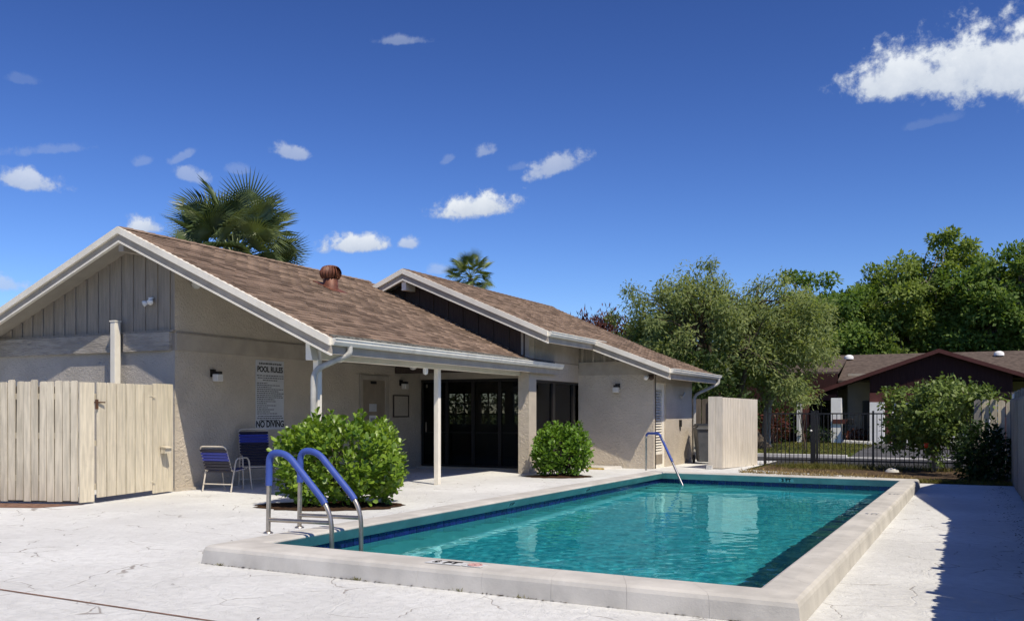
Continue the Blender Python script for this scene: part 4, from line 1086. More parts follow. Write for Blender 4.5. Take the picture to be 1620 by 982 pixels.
# ------------------------------------------------------------------ clusia hedges by the pool
def clusia(name, label, c, rx, ry, h, nshoot, mat, pieces, seed, leaf=.105, rot=0.0):
    r = np.random.default_rng(seed)
    o = thing(name, label, 'bush', c)
    cx, cy, _ = c
    # shoots on a bulging box-like shell
    P = []; Nr = []
    def shell(th, ph, f):
        ex = 2.8
        x = np.sign(np.cos(th)) * abs(np.cos(th)) ** (2 / ex); y = np.sign(np.sin(th)) * abs(np.sin(th)) ** (2 / ex)
        cph = max(0.02, math.cos(ph)) ** .55
        return np.array([x * cph * rx, y * cph * ry, math.sin(ph) * h * .47]) * f
    for i in range(nshoot):
        th = r.uniform(0, 2 * math.pi); ph = math.asin(r.uniform(-.92, 1))
        f = r.choice([1.0, .86, .7], p=[.60, .26, .14]) * (1 + .09 * math.sin(3 * th + seed) * math.cos(2 * ph) + .08 * math.sin(7 * th + 4 * ph)) + r.normal(0, .03)
        q = shell(th, ph, f); nq = np.array([q[0] / rx ** 2, q[1] / ry ** 2, q[2] / (h * .47) ** 2 + .0]); nq /= np.linalg.norm(nq)
        P.append(q + np.array([0, 0, h * .5])); Nr.append(nq)
    for i in range(13):      # leggy shoots standing above the top
        th = r.uniform(0, 6.28); q = np.array([math.cos(th) * rx * r.uniform(.2, .85), math.sin(th) * ry * r.uniform(.1, .7), h * r.uniform(.96, 1.09)])
        for k in range(4): P.append(q - np.array([0, 0, .09 * k])); Nr.append(np.array([0, 0, 1.0]))
    P = np.array(P); Nr = np.array(Nr)
    LP = []; LD = []; LN = []; LL = []; LW = []
    for q, nq in zip(P, Nr):
        g = nq * .75 + np.array([0, 0, .75]) + r.normal(0, .25, 3); g /= np.linalg.norm(g)
        e1 = np.cross(g, [0.3, .8, .1]); e1 /= np.linalg.norm(e1); e2 = np.cross(g, e1)
        a0 = r.uniform(0, 6.28); nl = r.integers(5, 8)
        for k in range(nl):
            a = a0 + k * 2.4; spread = .55 + .45 * (k / nl); dd = g * (1.15 - spread * .7) + (e1 * math.cos(a) + e2 * math.sin(a)) * spread; dd /= np.linalg.norm(dd)
            LP.append(q - g * .02 * k + dd * .012); LD.append(dd); nn_ = g - dd * np.dot(g, dd) + r.normal(0, .12, 3); LN.append(nn_)
            s = r.uniform(.72, 1.15); LL.append(leaf * s); LW.append(leaf * .60 * s)
    LP = np.array(LP); LD = np.array(LD); LN = np.array(LN); LL = np.array(LL); LW = np.array(LW)
    cr, sr = math.cos(rot), math.sin(rot); RM = np.array([[cr, -sr, 0], [sr, cr, 0], [0, 0, 1]])
    LP = LP @ RM.T; LD = LD @ RM.T; LN = LN @ RM.T
    keep = LP[:, 2] > .05
    LP, LD, LN, LL, LW = LP[keep], LD[keep], LN[keep], LL[keep], LW[keep]
    idx = np.arange(len(LP)); chosen = np.zeros(len(LP), bool)
    if pieces:
        tocam = np.array([-cx, -cy, 1.4 - h / 2]); tocam /= np.linalg.norm(tocam)
        score = LP @ tocam + r.normal(0, .05, len(LP)); chosen[np.argsort(-score)[:pieces]] = True
    V, F = leaf_arrays(LP[~chosen], LD[~chosen], LN[~chosen], LL[~chosen], LW[~chosen], True)
    tint = np.repeat(r.random(len(F) // 2), 2)
    stuff(put(np_mesh('foliage', V, F, mat, tint), 'foliage', o, c))
    if pieces:
        v1, f1 = leaf_arrays(np.zeros((1, 3)), np.array([[0, 1.0, 0]]), np.array([[0, 0, 1.0]]), leaf, leaf * .62, True)
        lme = np_mesh('leaf', v1, f1, mat)
        for i in idx[chosen]:
            y_ = Vector(LD[i]).normalized(); z_ = Vector(LN[i]); x_ = y_.cross(z_).normalized(); z_ = x_.cross(y_)
            mt = Matrix((x_, y_, z_)).transposed()
            ob = put(lme, 'leaf', o, Vector(LP[i]) + Vector(c), mt.to_euler(), [LL[i] / leaf] * 3)
    st_ = MB()
    for k in range(16):
        a = r.uniform(0, 6.28); b_ = r.uniform(.2, .75); q0 = Vector((cx + r.uniform(-.5, .5) * rx * .7, cy + r.uniform(-.4, .4) * ry * .7, 0))
        q1 = Vector((cx + math.cos(a) * rx * b_, cy + math.sin(a) * ry * b_, h * r.uniform(.5, .85)))
        st_.tube([q0, q0.lerp(q1, .5) + Vector((r.normal(0, .05), r.normal(0, .05), .05)), q1], [.018, .014, .006], 5)
    st_.build('stems', 'bark', o)
    return o
def soil_patch(c, rx, ry, seed, rot=0):
    rr = random.Random(seed); mb = MB(); n_ = 40; pts = []
    for k in range(n_):
        a = 2 * math.pi * k / n_; f = 1 + rr.uniform(-.08, .08); x_, y_ = rx * f * math.cos(a), ry * f * math.sin(a)
        pts.append((c[0] + x_ * math.cos(rot) - y_ * math.sin(rot), c[1] + x_ * math.sin(rot) + y_ * math.cos(rot), .006))
    mb.add(pts + [(c[0], c[1], .06)], [(k, (k + 1) % n_, n_) for k in range(n_)], True)
    struct(mb.build('soil_patch', 'soil'))
BR = YAW
clusia('clusia_bush', 'large rounded bright green bush nearest the blue grab rails', (-8.47, 11.40, 0), .875, .76, 1.28, 980, 'leaf_clusia', 300, 4, .108, BR)
soil_patch((-8.55, 11.20), 1.12, .72, 3, BR)
clusia('clusia_bush', 'smaller rounded green bush in front of the tall dark window', (-8.0, 18.68, 0), .585, .56, 1.08, 640, 'leaf_clusia_far', 0, 9, .10, BR)
soil_patch((-8.0, 18.5), .72, .55, 5, BR)

# ------------------------------------------------------------------ right fence (shadowbox boards on both faces) and its return
rf = thing('wooden_fence', 'weathered grey board fence running along the right side of deck', 'fence', (.85, 13, 0))
bmg = [board_mesh(.135, h, .018, 'fence_grey', .03) for h in (1.62, 1.60, 1.635)]
y = 2.6; k = 0
while y < 21.2:
    front = k % 2 == 0
    put(bmg[k % 3], 'board', rf, (.79, y, .03 + random.uniform(-.02, .015)), (random.uniform(-.006, .006), 0, R(90) + random.uniform(-.02, .02)))
    if k % 9 == 7:
        mb = MB(); mb.box(.80, .89, y - .045, y + .045, 0, 1.80); mb.build('fence_post', 'fence_grey', rf, (.845, y, 0))
    y += .1385; k += 1
for z in (.3, .9, 1.42):
    mb = MB(); mb.box(.805, .885, 2.5, 21.25, z, z + .045); mb.build('fence_rail', 'fence_grey', rf)
cf = thing('wooden_fence', 'short grey board fence return with arched top behind the dark shrub', 'fence', (.3, 21.9, 0))
for i in range(5):
    x = .80 - i * .15; hgt_ = 1.66 - .006 * (i - 3) ** 2
    put(board_mesh(.135, hgt_, .018, 'fence_cream' if i != 4 else 'fence_grey', .04), 'board', cf, (x, 21.9 + (.05 if i % 2 else 0), .02), (0, 0, random.uniform(-.02, .02)))
for z in (.4, 1.3):
    mb = MB(); mb.box(.12, .86, 21.96, 22.0, z, z + .09); mb.build('fence_rail', 'fence_grey', cf)
hk = MB(); hk.tube(rounded([(.83, 20.9, 1.6), (.83, 20.9, 1.74), (.83, 20.75, 1.74), (.83, 20.72, 1.66)], .07, 5), .03, 8)
tag(hk.build('post_cap_pipe', 'gutter_white', None, (.83, 20.9, 1.6)), 'small curved white pipe on top of the right fence end', 'pipe')

# ------------------------------------------------------------------ neighbour's gable-ended house just beyond the right fence
nh = thing('neighbour_house', 'cream stucco neighbour house beyond the right fence', 'building', (5, 16.4, 0))
gw = MB(); gx_ = 1.95; gy0, gy1, gyr = 9.2, 23.6, 16.4
def zN(yy): return 4.80 - .30 * abs(yy - gyr)
gw.prism([(gx_ + .3, gy0 + .4, 0), (gx_ + .3, gy1 - .4, 0), (gx_ + .3, gy1 - .4, zN(gy1 - .4) - .1), (gx_ + .3, gyr, zN(gyr) - .1), (gx_ + .3, gy0 + .4, zN(gy0 + .4) - .1)], (9, 0, 0)); gw.build('wall', 'house_cream', nh)
rfm = MB()
for (a, b_) in ((gy0, gyr), (gyr, gy1)):
    rfm.hexa([(gx_, a, zN(a) - .09), (11.6, a, zN(a) - .09), (11.6, b_, zN(b_) - .09), (gx_, b_, zN(b_) - .09)], [(gx_, a, zN(a)), (11.6, a, zN(a)), (11.6, b_, zN(b_)), (gx_, b_, zN(b_))])
rfm.build('roof', 'shingle_far', nh)
mb = MB(); mb.box(gx_ + .27, gx_ + .31, 14.8, 16.2, .9, 2.1); wn_ = mb.build('window', 'glass_house', nh)
mb = MB()
for (a, b_, c, d_) in ((14.74, 16.26, .84, .9), (14.74, 16.26, 2.1, 2.16), (14.74, 14.8, .9, 2.1), (16.2, 16.26, .9, 2.1)): mb.box(gx_ + .25, gx_ + .32, a, b_, c, d_)
mb.build('window_frame', 'house_white', wn_)

# ------------------------------------------------------------------ bin store behind the far wing
bp = thing('board_screen', 'pale cream vertical board screen hiding the bins beyond pool', 'fence', (-5.2, 23.9, 0))
S0 = Vector((-5.42, 22.72, 0)); S1 = Vector((-5.02, 24.95, 0)); sd_ = (S1 - S0); Ls = sd_.length; sd_.normalize(); sz = math.atan2(sd_.y, sd_.x); n = 14
for i in range(n):
    q = S0 + sd_ * ((i + .5) * Ls / n)
    put(board_mesh(Ls / n - .006, 1.75, .02, 'fence_panel', .002), 'board', bp, (q.x, q.y, .02 - .002 * i), (0, 0, sz))
for i in range(2):
    put(board_mesh(.17, 1.77, .022, 'fence_panel', .002), 'board', bp, (-5.50 - i * .175, 22.70, .02), (0, 0, R(-3)))
mb = MB(); q = S1; mb.box(q.x - .07, q.x - .02, q.y + .01, q.y + .10, 0, 1.72); mb.build('screen_post', 'fence_dark', bp)
mb = MB(); mb.box(-5.75, -5.62, 22.45, 22.58, 0, .10); tag(mb.build('concrete_block', 'stone_white', None, (-5.68, 22.5, 0)), 'small pale concrete block lying by the board screen', 'block')
bf_ = thing('wooden_fence', 'dark brown board fence behind the bins', 'fence', (-6.3, 27, 0))
for i in range(10):
    put(board_mesh(.19, 1.80, .02, 'fence_dark', .03), 'board', bf_, (-7.6 + i * .205, 27.1 + (.05 if i % 2 else 0), 0), (0, 0, random.uniform(-.03, .03)))
def wheelie(pos, rz, label, mat, lid):
    o = thing('wheeled_bin', label, 'bin', pos, 'wheeled bins by the wing'); Rm = Matrix.Rotation(rz, 3, 'Z'); P0 = Vector(pos)
    def W(q): return tuple(P0 + Rm @ Vector(q))
    mb = MB(); b0 = [(-.20, -.24, .06), (.20, -.24, .06), (.20, .22, .06), (-.20, .22, .06)]; t0 = [(-.28, -.34, .98), (.28, -.34, .98), (.28, .34, .98), (-.28, .34, .98)]
    mb.hexa([W(q) for q in b0], [W(q) for q in t0]); bevel(mb.build('bin_body', mat, o), .03, 3)
    mb = MB(); mb.hexa([W(q) for q in ((-.30, -.37, .93), (.30, -.37, .93), (.30, .36, .93), (-.30, .36, .93))], [W(q) for q in ((-.30, -.37, .985), (.30, -.37, .985), (.30, .36, .985), (-.30, .36, .985))]); bevel(mb.build('bin_rim', mat, o), .012)
    mb = MB(); mb.hexa([W(q) for q in ((-.29, -.36, .99), (.29, -.36, .99), (.29, .34, 1.0), (-.29, .34, 1.0))], [W(q) for q in ((-.24, -.30, 1.05), (.24, -.30, 1.05), (.24, .30, 1.09), (-.24, .30, 1.09))]); bevel(mb.build('bin_lid', lid, o), .02, 3)
    for sx in (-1, 1):
        mb = MB(); mb.tube([W((sx * .24, .26, .12)), W((sx * .29, .26, .12))], .12, 14); mb.build('wheel', 'bin_black', o)
    mb = MB(); mb.tube(rounded([W((-.24, .34, .95)), W((-.24, .42, .97)), W((.24, .42, .97)), W((.24, .34, .95))], .05), .016, 8); mb.build('handle', mat, o)
wheelie((-6.42, 24.95, 0), R(25), 'grey wheeled bin with black lid next to the wing corner', 'bin_grey', 'bin_black')
wheelie((-6.02, 25.9, 0), R(-10), 'black wheeled bin half hidden behind the pale board screen', 'bin_black', 'bin_black')

# ------------------------------------------------------------------ black metal fence along the road
mf = thing('metal_fence', 'black metal picket fence with gate posts along the far road', 'fence', (-2.5, 25.2, 0))
FY = 25.2; FX0, FX1 = -4.86, .6
pk = MB(); pk.box(-.009, .009, -.009, .009, .06, 1.36); pk_me = pk.mesh('picket', 'black_metal')
x = FX0 + .1
while x < FX1:
    put(pk_me, 'picket', mf, (x, FY, 0)); x += .108
for z in (.13, 1.35):
    mb = MB(); mb.box(FX0, FX1, FY - .016, FY + .016, z, z + .035); mb.build('fence_rail', 'black_metal', mf)
for (xx, wd, hh) in ((FX0, .05, 1.42), (-3.62, .09, 1.43), (-3.52, .04, 1.43), (-2.15, .035, 1.42), (-.2, .035, 1.42)):
    mb = MB(); mb.box(xx - wd / 1.6, xx + wd / 1.6, FY - .04, FY + .04, 0, hh); mb.box(xx - wd / 1.4, xx + wd / 1.4, FY - .05, FY + .05, hh + .001, hh + .02); mb.build('fence_post', 'black_metal', mf, (xx, FY, 0))
mb = MB(); mb.lathe([(.0, -.03), (.03, -.01), (.03, .01), (.0, .03)], (-3.66, FY - .075, .92), 12); mb.build('gate_knob', 'house_white', mf)

# ------------------------------------------------------------------ house across the road
HY = 45.0; kf = 45 / 44.
def hx(x): return x * kf
def hz(z): return 1.4 + (z - 1.4) * kf
hs = thing('maroon_house', 'low maroon house with white columns and gable front across the road', 'building', (-1, 48, 0))
AX, AZ = hx(-1.09), hz(4.13); LXr, LZr = hx(-5.95), hz(2.44); slp = (AZ - LZr) / (AX - LXr); RXr = 2 * AX - LXr
def zH(x): return AZ - slp * abs(x - AX)
# main roof along X behind, then the front gable roof
mr = MB(); RY, EYF = 50.5, 45.9; RZ, EZ = hz(4.05) + .25, hz(2.86) + .02
mr.hexa([(hx(-5.35), EYF, EZ - .1), (14, EYF, EZ - .1), (14, RY, RZ - .1), (hx(-5.35), RY, RZ - .1)], [(hx(-5.35), EYF, EZ), (14, EYF, EZ), (14, RY, RZ), (hx(-5.35), RY, RZ)])
mr.hexa([(-14, EYF + .3, EZ + .32), (hx(-5.36), EYF + .3, EZ + .32), (hx(-5.36), RY, RZ - .1), (-14, RY, RZ - .1)], [(-14, EYF + .3, EZ + .42), (hx(-5.36), EYF + .3, EZ + .42), (hx(-5.36), RY, RZ), (-14, RY, RZ)])
mr.hexa([(-14, RY, RZ - .1), (14, RY, RZ - .1), (14, RY + 5, EZ - .1), (-14, RY + 5, EZ - .1)], [(-14, RY, RZ), (14, RY, RZ), (14, RY + 5, EZ), (-14, RY + 5, EZ)])
mr.build('roof', 'shingle_far', hs)
gr_ = MB()
for (a, b_) in ((LXr, AX), (AX, RXr)):
    gr_.hexa([(a, HY - .3, zH(a) - .12), (b_, HY - .3, zH(b_) - .12), (b_, 50, zH(b_) - .12), (a, 50, zH(a) - .12)], [(a, HY - .3, zH(a) - .01), (b_, HY - .3, zH(b_) - .01), (b_, 50, zH(b_) - .01), (a, 50, zH(a) - .01)])
gro = gr_.build('gable_roof', 'shingle_far', hs)
rb = MB()
for (a, b_) in ((LXr, AX), (AX, RXr)):
    rb.hexa([(a, HY - .36, zH(a) - .17), (b_, HY - .36, zH(b_) - .17), (b_, HY - .301, zH(b_) - .17), (a, HY - .301, zH(a) - .17)], [(a, HY - .36, zH(a) + .005), (b_, HY - .36, zH(b_) + .005), (b_, HY - .301, zH(b_) + .005), (a, HY - .301, zH(a) + .005)])
rb.build('rake_board', 'maroon_trim', gro)
ga = MB(); gx0 = hx(-3.9); gx1 = 2 * AX - gx0
ga.prism([(gx0, HY, hz(2.27)), (gx1, HY, hz(2.27)), (gx1, HY, zH(gx1) - .12), (AX, HY, AZ - .12), (gx0, HY, zH(gx0) - .12)], (0, .2, 0)); gso = ga.build('gable_siding', 'maroon', hs)
x = gx0 + .1
while x < gx1:
    mb = MB(); mb.box(x - .02, x + .02, HY - .02, HY - .001, hz(2.3), zH(x) - .13); mb.build('batten', 'maroon', gso, (x, HY, hz(2.3))); x += .30
mb = MB(); mb.box(gx0, gx1, HY - .05, HY + .1, hz(1.85), hz(2.27) - .002); mb.build('garage_header', 'maroon_trim', hs)
mb = MB(); mb.box(hx(-3.87), hx(-3.27), HY - .34, HY + .3, 0, hz(1.85) - .002); mb.build('column', 'house_white', hs)
mb = MB(); mb.box(hx(-3.265), hx(-3.0), HY - .03, HY + .2, 0, hz(1.85) - .002); mb.build('garage_jamb', 'maroon_trim', hs)
gdo = MB(); gdo.box(hx(-2.995), hx(1.2), HY + .06, HY + .12, 0, hz(1.85) - .002); gdoo = gdo.build('garage_door', 'house_white', hs)
for k in range(3):
    mb = MB(); mb.box(hx(-2.99), hx(1.2), HY + .05, HY + .06, .45 + k * .45, .465 + k * .45); mb.build('panel_groove', 'downspout', gdoo)
mb = MB(); mb.box(hx(1.2), gx1, HY, HY + .2, 0, hz(1.85) - .002); mb.build('garage_jamb', 'maroon_trim', hs)
mb = MB(); mb.box(hx(-5.5), hx(-5.07), HY - .34, HY + .1, 0, hz(2.05)); mb.build('column', 'house_white', hs)
mb = MB(); mb.box(hx(-7.03), hx(-6.84), HY - .1, HY + .2, 0, hz(1.95)); mb.build('column', 'house_white', hs)
mb = MB(); mb.box(hx(-5.0), gx0, HY + 1.6, HY + 1.8, 0, hz(3.2)); mb.box(gx0, gx0 + .1, HY + .2, HY + 1.8, 0, hz(2.9)); mb.build('entry_wall', 'house_cream', hs)
mb = MB(); mb.box(hx(-4.35), hx(-3.95), HY + 1.55, HY + 1.6, 0, 1.95); mb.build('front_door', 'black_metal', hs)
mb = MB(); mb.box(-14, hx(-7.0), HY + 1.2, HY + 1.4, 0, hz(3.2)); mb.box(hx(-7.0), hx(-5.4), HY + 1.0, HY + 1.2, hz(2.22), hz(3.2)); mb.build('wall', 'maroon', hs)
mb = MB(); mb.box(hx(-7.05), hx(-5.35), HY + .25, HY + .95, hz(1.95), hz(2.22)); mb.build('window_header', 'maroon_trim', hs)
mb = MB(); mb.box(hx(-6.84), hx(-6.55), HY + .3, HY + .5, 0, hz(1.95)); mb.build('window_jamb', 'maroon_trim', hs)
hw_ = MB(); hw_.box(hx(-6.55), hx(-5.5), HY + .45, HY + .5, .62, hz(1.95)); hwo = hw_.build('window', 'glass_house', hs)
mb = MB(); mb.box(hx(-6.05), hx(-6.0), HY + .42, HY + .45, .62, hz(1.95)); mb.box(hx(-6.55), hx(-5.5), HY + .42, HY + .45, 1.28, 1.33); mb.build('window_bar', 'bronze_frame', hwo)
mb = MB(); mb.box(hx(-6.84), hx(-5.5), HY + .4, HY + .6, 0, .62); mb.build('window_apron', 'house_cream', hs)
mb = MB(); mb.box(-13.5, 13.5, RY - 2.3, RY + 4.5, 0, EZ - .1); mb.build('rear_block', 'house_cream', hs)
for (dx_, lab) in ((hx(-5.26), 0), (hx(1.33), 0)):
    mb = MB(); mb.lathe([(.22, -.1), (.22, .02), (.17, .08), (.09, .12), (0, .13)], (dx_, 49.6, RZ - .17), 16); mb.build('skylight_dome', 'house_white', hs)
# small things by the house
for k in range(9):
    f = k / 8; mb = MB(); cx_, cy_ = -5.35 + 1.5 * f, 45.3 - 1.9 * f
    mb.hexa([(cx_ - .12, cy_ - .1, -.03), (cx_ + .12, cy_ - .1, -.03), (cx_ + .12, cy_ + .1, -.03), (cx_ - .12, cy_ + .1, -.03)], [(cx_ - .1, cy_ - .08, .13), (cx_ + .1, cy_ - .08, .12), (cx_ + .1, cy_ + .08, .14), (cx_ - .1, cy_ + .08, .12)])
    tag(bevel(mb.build('edging_stone', 'stone_white', None, (cx_, cy_, 0)), .03), ('first', 'second', 'third', 'fourth', 'fifth', 'sixth', 'seventh', 'eighth', 'ninth')[k] + ' white edging stone from the left white column of the house', 'stone', 'white stones edging the house flower bed')
mbx = thing('mailbox', 'black mailbox on a maroon bracket at the white column of the house', 'mailbox', (-4.95, 44.3, .9))
mb = MB(); mb.box(-5.55, -4.9, 44.6, 44.9, .88, 1.08); mb.build('bracket', 'maroon_trim', mbx)
mb = MB(); mb.box(-4.88, -4.62, 44.3, 44.85, .86, 1.12); bevel(mb.build('box', 'black_metal', mbx), .05, 3)
tr_ = thing('garbage_can', 'round black bin standing on the driveway by the garage', 'bin', (-2.35, 38.6, 0))
mb = MB(); mb.lathe([(.0, 0), (.24, 0), (.29, .72), (.31, .74), (.31, .80), (.0, .80)], (-2.35, 38.6, -.012), 18); mb.build('can_body', 'bin_black', tr_)
mb = MB(); mb.lathe([(.33, .801), (.33, .84), (.2, .92), (.0, .94)], (-2.35, 38.6, -.012), 18); mb.build('can_lid', 'bin_black', tr_)

# ------------------------------------------------------------------ trees
def tree(name, label, base, top, crown_c, crown_r, ntip, nleaf, leaf_l, leaf_w, mat, bark='bark', seed=1, trunk_r=.2, droop=0.0, tip_r=.55, flat=.6, limbs=7, cat='tree', group=None, lump=.25, bare=0.0, fork=.35):
    r = np.random.default_rng(seed)
    o = thing(name, label, cat, base, group); base = np.array(base, float); cc = np.array(crown_c, float); cr = np.array(crown_r, float)
    # tips in the crown volume, biased to its outside
    tips = []
    while len(tips) < ntip:
        d_ = r.normal(size=3); d_ /= np.linalg.norm(d_)
        lumpf = 1 + lump * math.sin(d_[0] * 4.1 + seed) * math.sin(d_[1] * 3.7 + 2 * seed) + lump * .6 * math.sin(d_[2] * 6 + d_[0] * 5 + seed)
        tips.append(cc + d_ * cr * (r.uniform(.30, 1) ** .5) * lumpf)
    tips = np.array(tips)
    fk = base + (cc - base) * np.array([.5, .5, fork]) * 1.0; fk[2] = base[2] + (cc[2] - base[2]) * fork
    ends = []
    for k in range(limbs):
        a = 2 * math.pi * k / limbs + r.uniform(-.3, .3); e = cc + np.array([math.cos(a) * cr[0] * r.uniform(.35, .6), math.sin(a) * cr[1] * r.uniform(.35, .6), cr[2] * r.uniform(-.35, .45)]); ends.append(e)
    ends.append(cc + np.array([0, 0, cr[2] * .4])); ends = np.array(ends)
    wd = MB(); V3 = lambda q: Vector(q)
    mid = (base + fk) / 2 + r.normal(0, .08, 3) * np.array([1, 1, 0])
    wd.tube([V3(base - np.array([0, 0, .1])), V3(base + (mid - base) * .15), V3(mid), V3(fk)], [trunk_r * 1.5, trunk_r * 1.1, trunk_r, trunk_r * .9], 8)
    for e in ends:
        m_ = fk * .5 + e * .5 + np.array([0, 0, .12 * cr[2]]) + r.normal(0, .12, 3) * cr * .4
        wd.tube([V3(fk), V3(fk * .75 + m_ * .25), V3(m_), V3(e)], [trunk_r * .62, trunk_r * .55, trunk_r * .4, trunk_r * .16], 6)
    for q in tips:
        i = int(np.argmin(np.linalg.norm((ends - q) / cr, axis=1))); t_ = r.uniform(.55, 1); s_ = (fk * .5 + ends[i] * .5) * (1 - t_) + ends[i] * t_
        m_ = (s_ + q) / 2 + np.array([0, 0, .10 * cr[2]]) + r.normal(0, .06, 3) * cr
        wd.tube([V3(s_), V3(m_), V3(q)], [trunk_r * .2, trunk_r * .12, trunk_r * .035], 4, caps=False)
    wd.build('trunk', bark, o, base)
    live = tips[r.random(len(tips)) >= bare]
    n_ = len(live) * nleaf
    ci_ = np.repeat(np.arange(len(live)), nleaf)
    rad = tip_r * (.6 + .8 * r.random(len(live)))
    g = r.normal(size=(n_, 3)); g = unit(g) * (r.random((n_, 1)) ** .45)
    P = live[ci_] + g * rad[ci_][:, None] * np.array([1, 1, flat])
    if droop: P[:, 2] -= droop * r.random(n_) ** 2 * rad[ci_] * 1.6
    D = unit(g + r.normal(0, .7, (n_, 3)) + np.array([0, 0, -droop]))
    Nn = unit(r.normal(0, .55, (n_, 3)) + np.array([.25, -.15, .75]) + unit((P - cc) / cr) * .7)
    s = r.uniform(.6, 1.25, n_)
    V, F = leaf_arrays(P, D, Nn, leaf_l * s, leaf_w * s)
    tint = np.clip((r.random(len(live))[ci_] * .55 + r.random(n_) * .45), 0, .999)
    stuff(put(np_mesh('crown', V - base, F, mat, tint), 'crown', o, tuple(base)))
    return o
tree('shade_tree', 'pale feathery olive-green tree spreading beside the clubhouse roof end', (-7.2, 37.0, 0), 8, (-9.3, 36.4, 4.6), (4.0, 3.2, 2.45), 230, 190, .19, .058, 'leaf_willow', 'bark', 21, .24, .5, .54, .75, 9, lump=.30, bare=.0)
tree('shade_tree', 'pale feathery tree drooping in front of the maroon house roof', (-7.5, 39.2, 0), 7, (-7.2, 38.4, 4.6), (2.3, 2.2, 1.75), 120, 180, .19, .055, 'leaf_willow', 'bark_pale', 25, .17, .7, .48, .8, 7, lump=.38)
for (lab, bx_, by_, cz, rx_, ry_, rz_, nt_, sd2, mt_) in (
        ('tall bright green tree behind the left part of maroon roof', -7.6, 63, 6.2, 4.4, 4.0, 3.9, 170, 31, 'leaf_oak'),
        ('tall yellowish green tree rising above the maroon gable', -2.6, 64, 7.3, 4.4, 4.2, 4.6, 170, 32, 'leaf_oak_yellow'),
        ('tallest broad tree above the right part of maroon roof', 2.6, 62, 6.7, 4.8, 4.0, 4.6, 190, 33, 'leaf_oak'),
        ('tall light green tree at the right edge behind the house', 7.6, 64, 7.2, 4.8, 4.4, 4.6, 170, 34, 'leaf_oak_yellow'),
        ('dark green tree deep behind the maroon gable', -.5, 72, 6.0, 5.5, 4, 5.0, 120, 35, 'leaf_hedge'),
        ('dark green tree far behind the feathery trees', -17.0, 66, 5.0, 6.0, 4, 4.6, 140, 36, 'leaf_hedge')):
    tree('broadleaf_tree', lab, (bx_, by_, 0), 0, (bx_, by_, cz), (rx_, ry_, rz_), nt_ + 40, 210, .30, .16, mt_, 'bark_pale', sd2, .28, .1, .85, .62, 9, group='tall trees behind the maroon house', lump=.3)
# dark understorey hedges behind the lawn and the bins
def hedge(name, label, c, r3, n_, leaf, mat, seed, cat='shrub', group=None, flower=None):
    r = np.random.default_rng(seed); o = thing(name, label, cat, (c[0], c[1], 0), group)
    g = unit(r.normal(size=(n_, 3))) * (r.random((n_, 1)) ** .3)
    lumps = 1 + .18 * np.sin(g[:, :1] * 7 + seed) * np.sin(g[:, 2:] * 6 + g[:, 1:2] * 5)
    P = g * np.array(r3) * lumps + np.array(c); P = P[P[:, 2] > .03]; n_ = len(P)
    D = unit(r.normal(0, .8, (n_, 3)) + (P - np.array(c)) / np.array(r3) * .8); Nn = unit(r.normal(0, .6, (n_, 3)) + np.array([0, 0, .8])); s = r.uniform(.6, 1.3, n_)
    V, F = leaf_arrays(P, D, Nn, leaf * s, leaf * .5 * s); L = np.array([c[0], c[1], 0])
    stuff(put(np_mesh('foliage', V - L, F, mat, r.random(n_)), 'foliage', o, tuple(L)))
    st_ = MB()
    for k in range(9):
        q = Vector((c[0] + r.normal(0, .4) * r3[0], c[1] + r.normal(0, .4) * r3[1], c[2] + r.uniform(-.1, .5) * r3[2])); b0 = Vector((c[0] + r.normal(0, .15) * r3[0], c[1] + r.normal(0, .15) * r3[1], -.02))
        st_.tube([b0, b0.lerp(q, .5) + Vector((0, 0, .1)), q], [.03, .022, .008], 5)
    st_.build('stems', 'bark', o); return o
hedge('garden_shrub', 'dark hedge shrub under the trees left of the maroon house', (-11.5, 47, 1.3), (3.2, 1.4, 1.7), 4200, .22, 'leaf_hedge', 41)
hedge('garden_shrub', 'dark shrub just left of the white house column', (-8.7, 45.0, .9), (1.3, 1.0, 1.1), 2200, .2, 'leaf_hedge', 42)
hedge('garden_shrub', 'dark green shrub mass standing behind the brown bin fence', (-9.5, 33.5, 1.7), (2.6, 1.6, 2.2), 4500, .2, 'leaf_hedge', 43)
hedge('garden_shrub', 'tall green shrub behind the hall seen through its windows', (-17.5, 33.0, 1.6), (3.6, 1.5, 2.4), 5000, .2, 'leaf_hedge', 47)
hedge('garden_shrub', 'reddish flowering shrub seen through the metal fence beside screen', (-7.9, 43.0, .75), (.7, .6, .8), 900, .16, 'leaf_red', 44)
hedge('garden_shrub', 'low dark shrubs beneath the house front window', (-6.1, 44.8, .3), (.9, .35, .45), 900, .12, 'leaf_dark', 45)
hedge('garden_shrub', 'low reddish-brown plants in the bed by the house entry', (-4.55, 45.4, .25), (.55, .3, .4), 600, .12, 'leaf_red', 46)
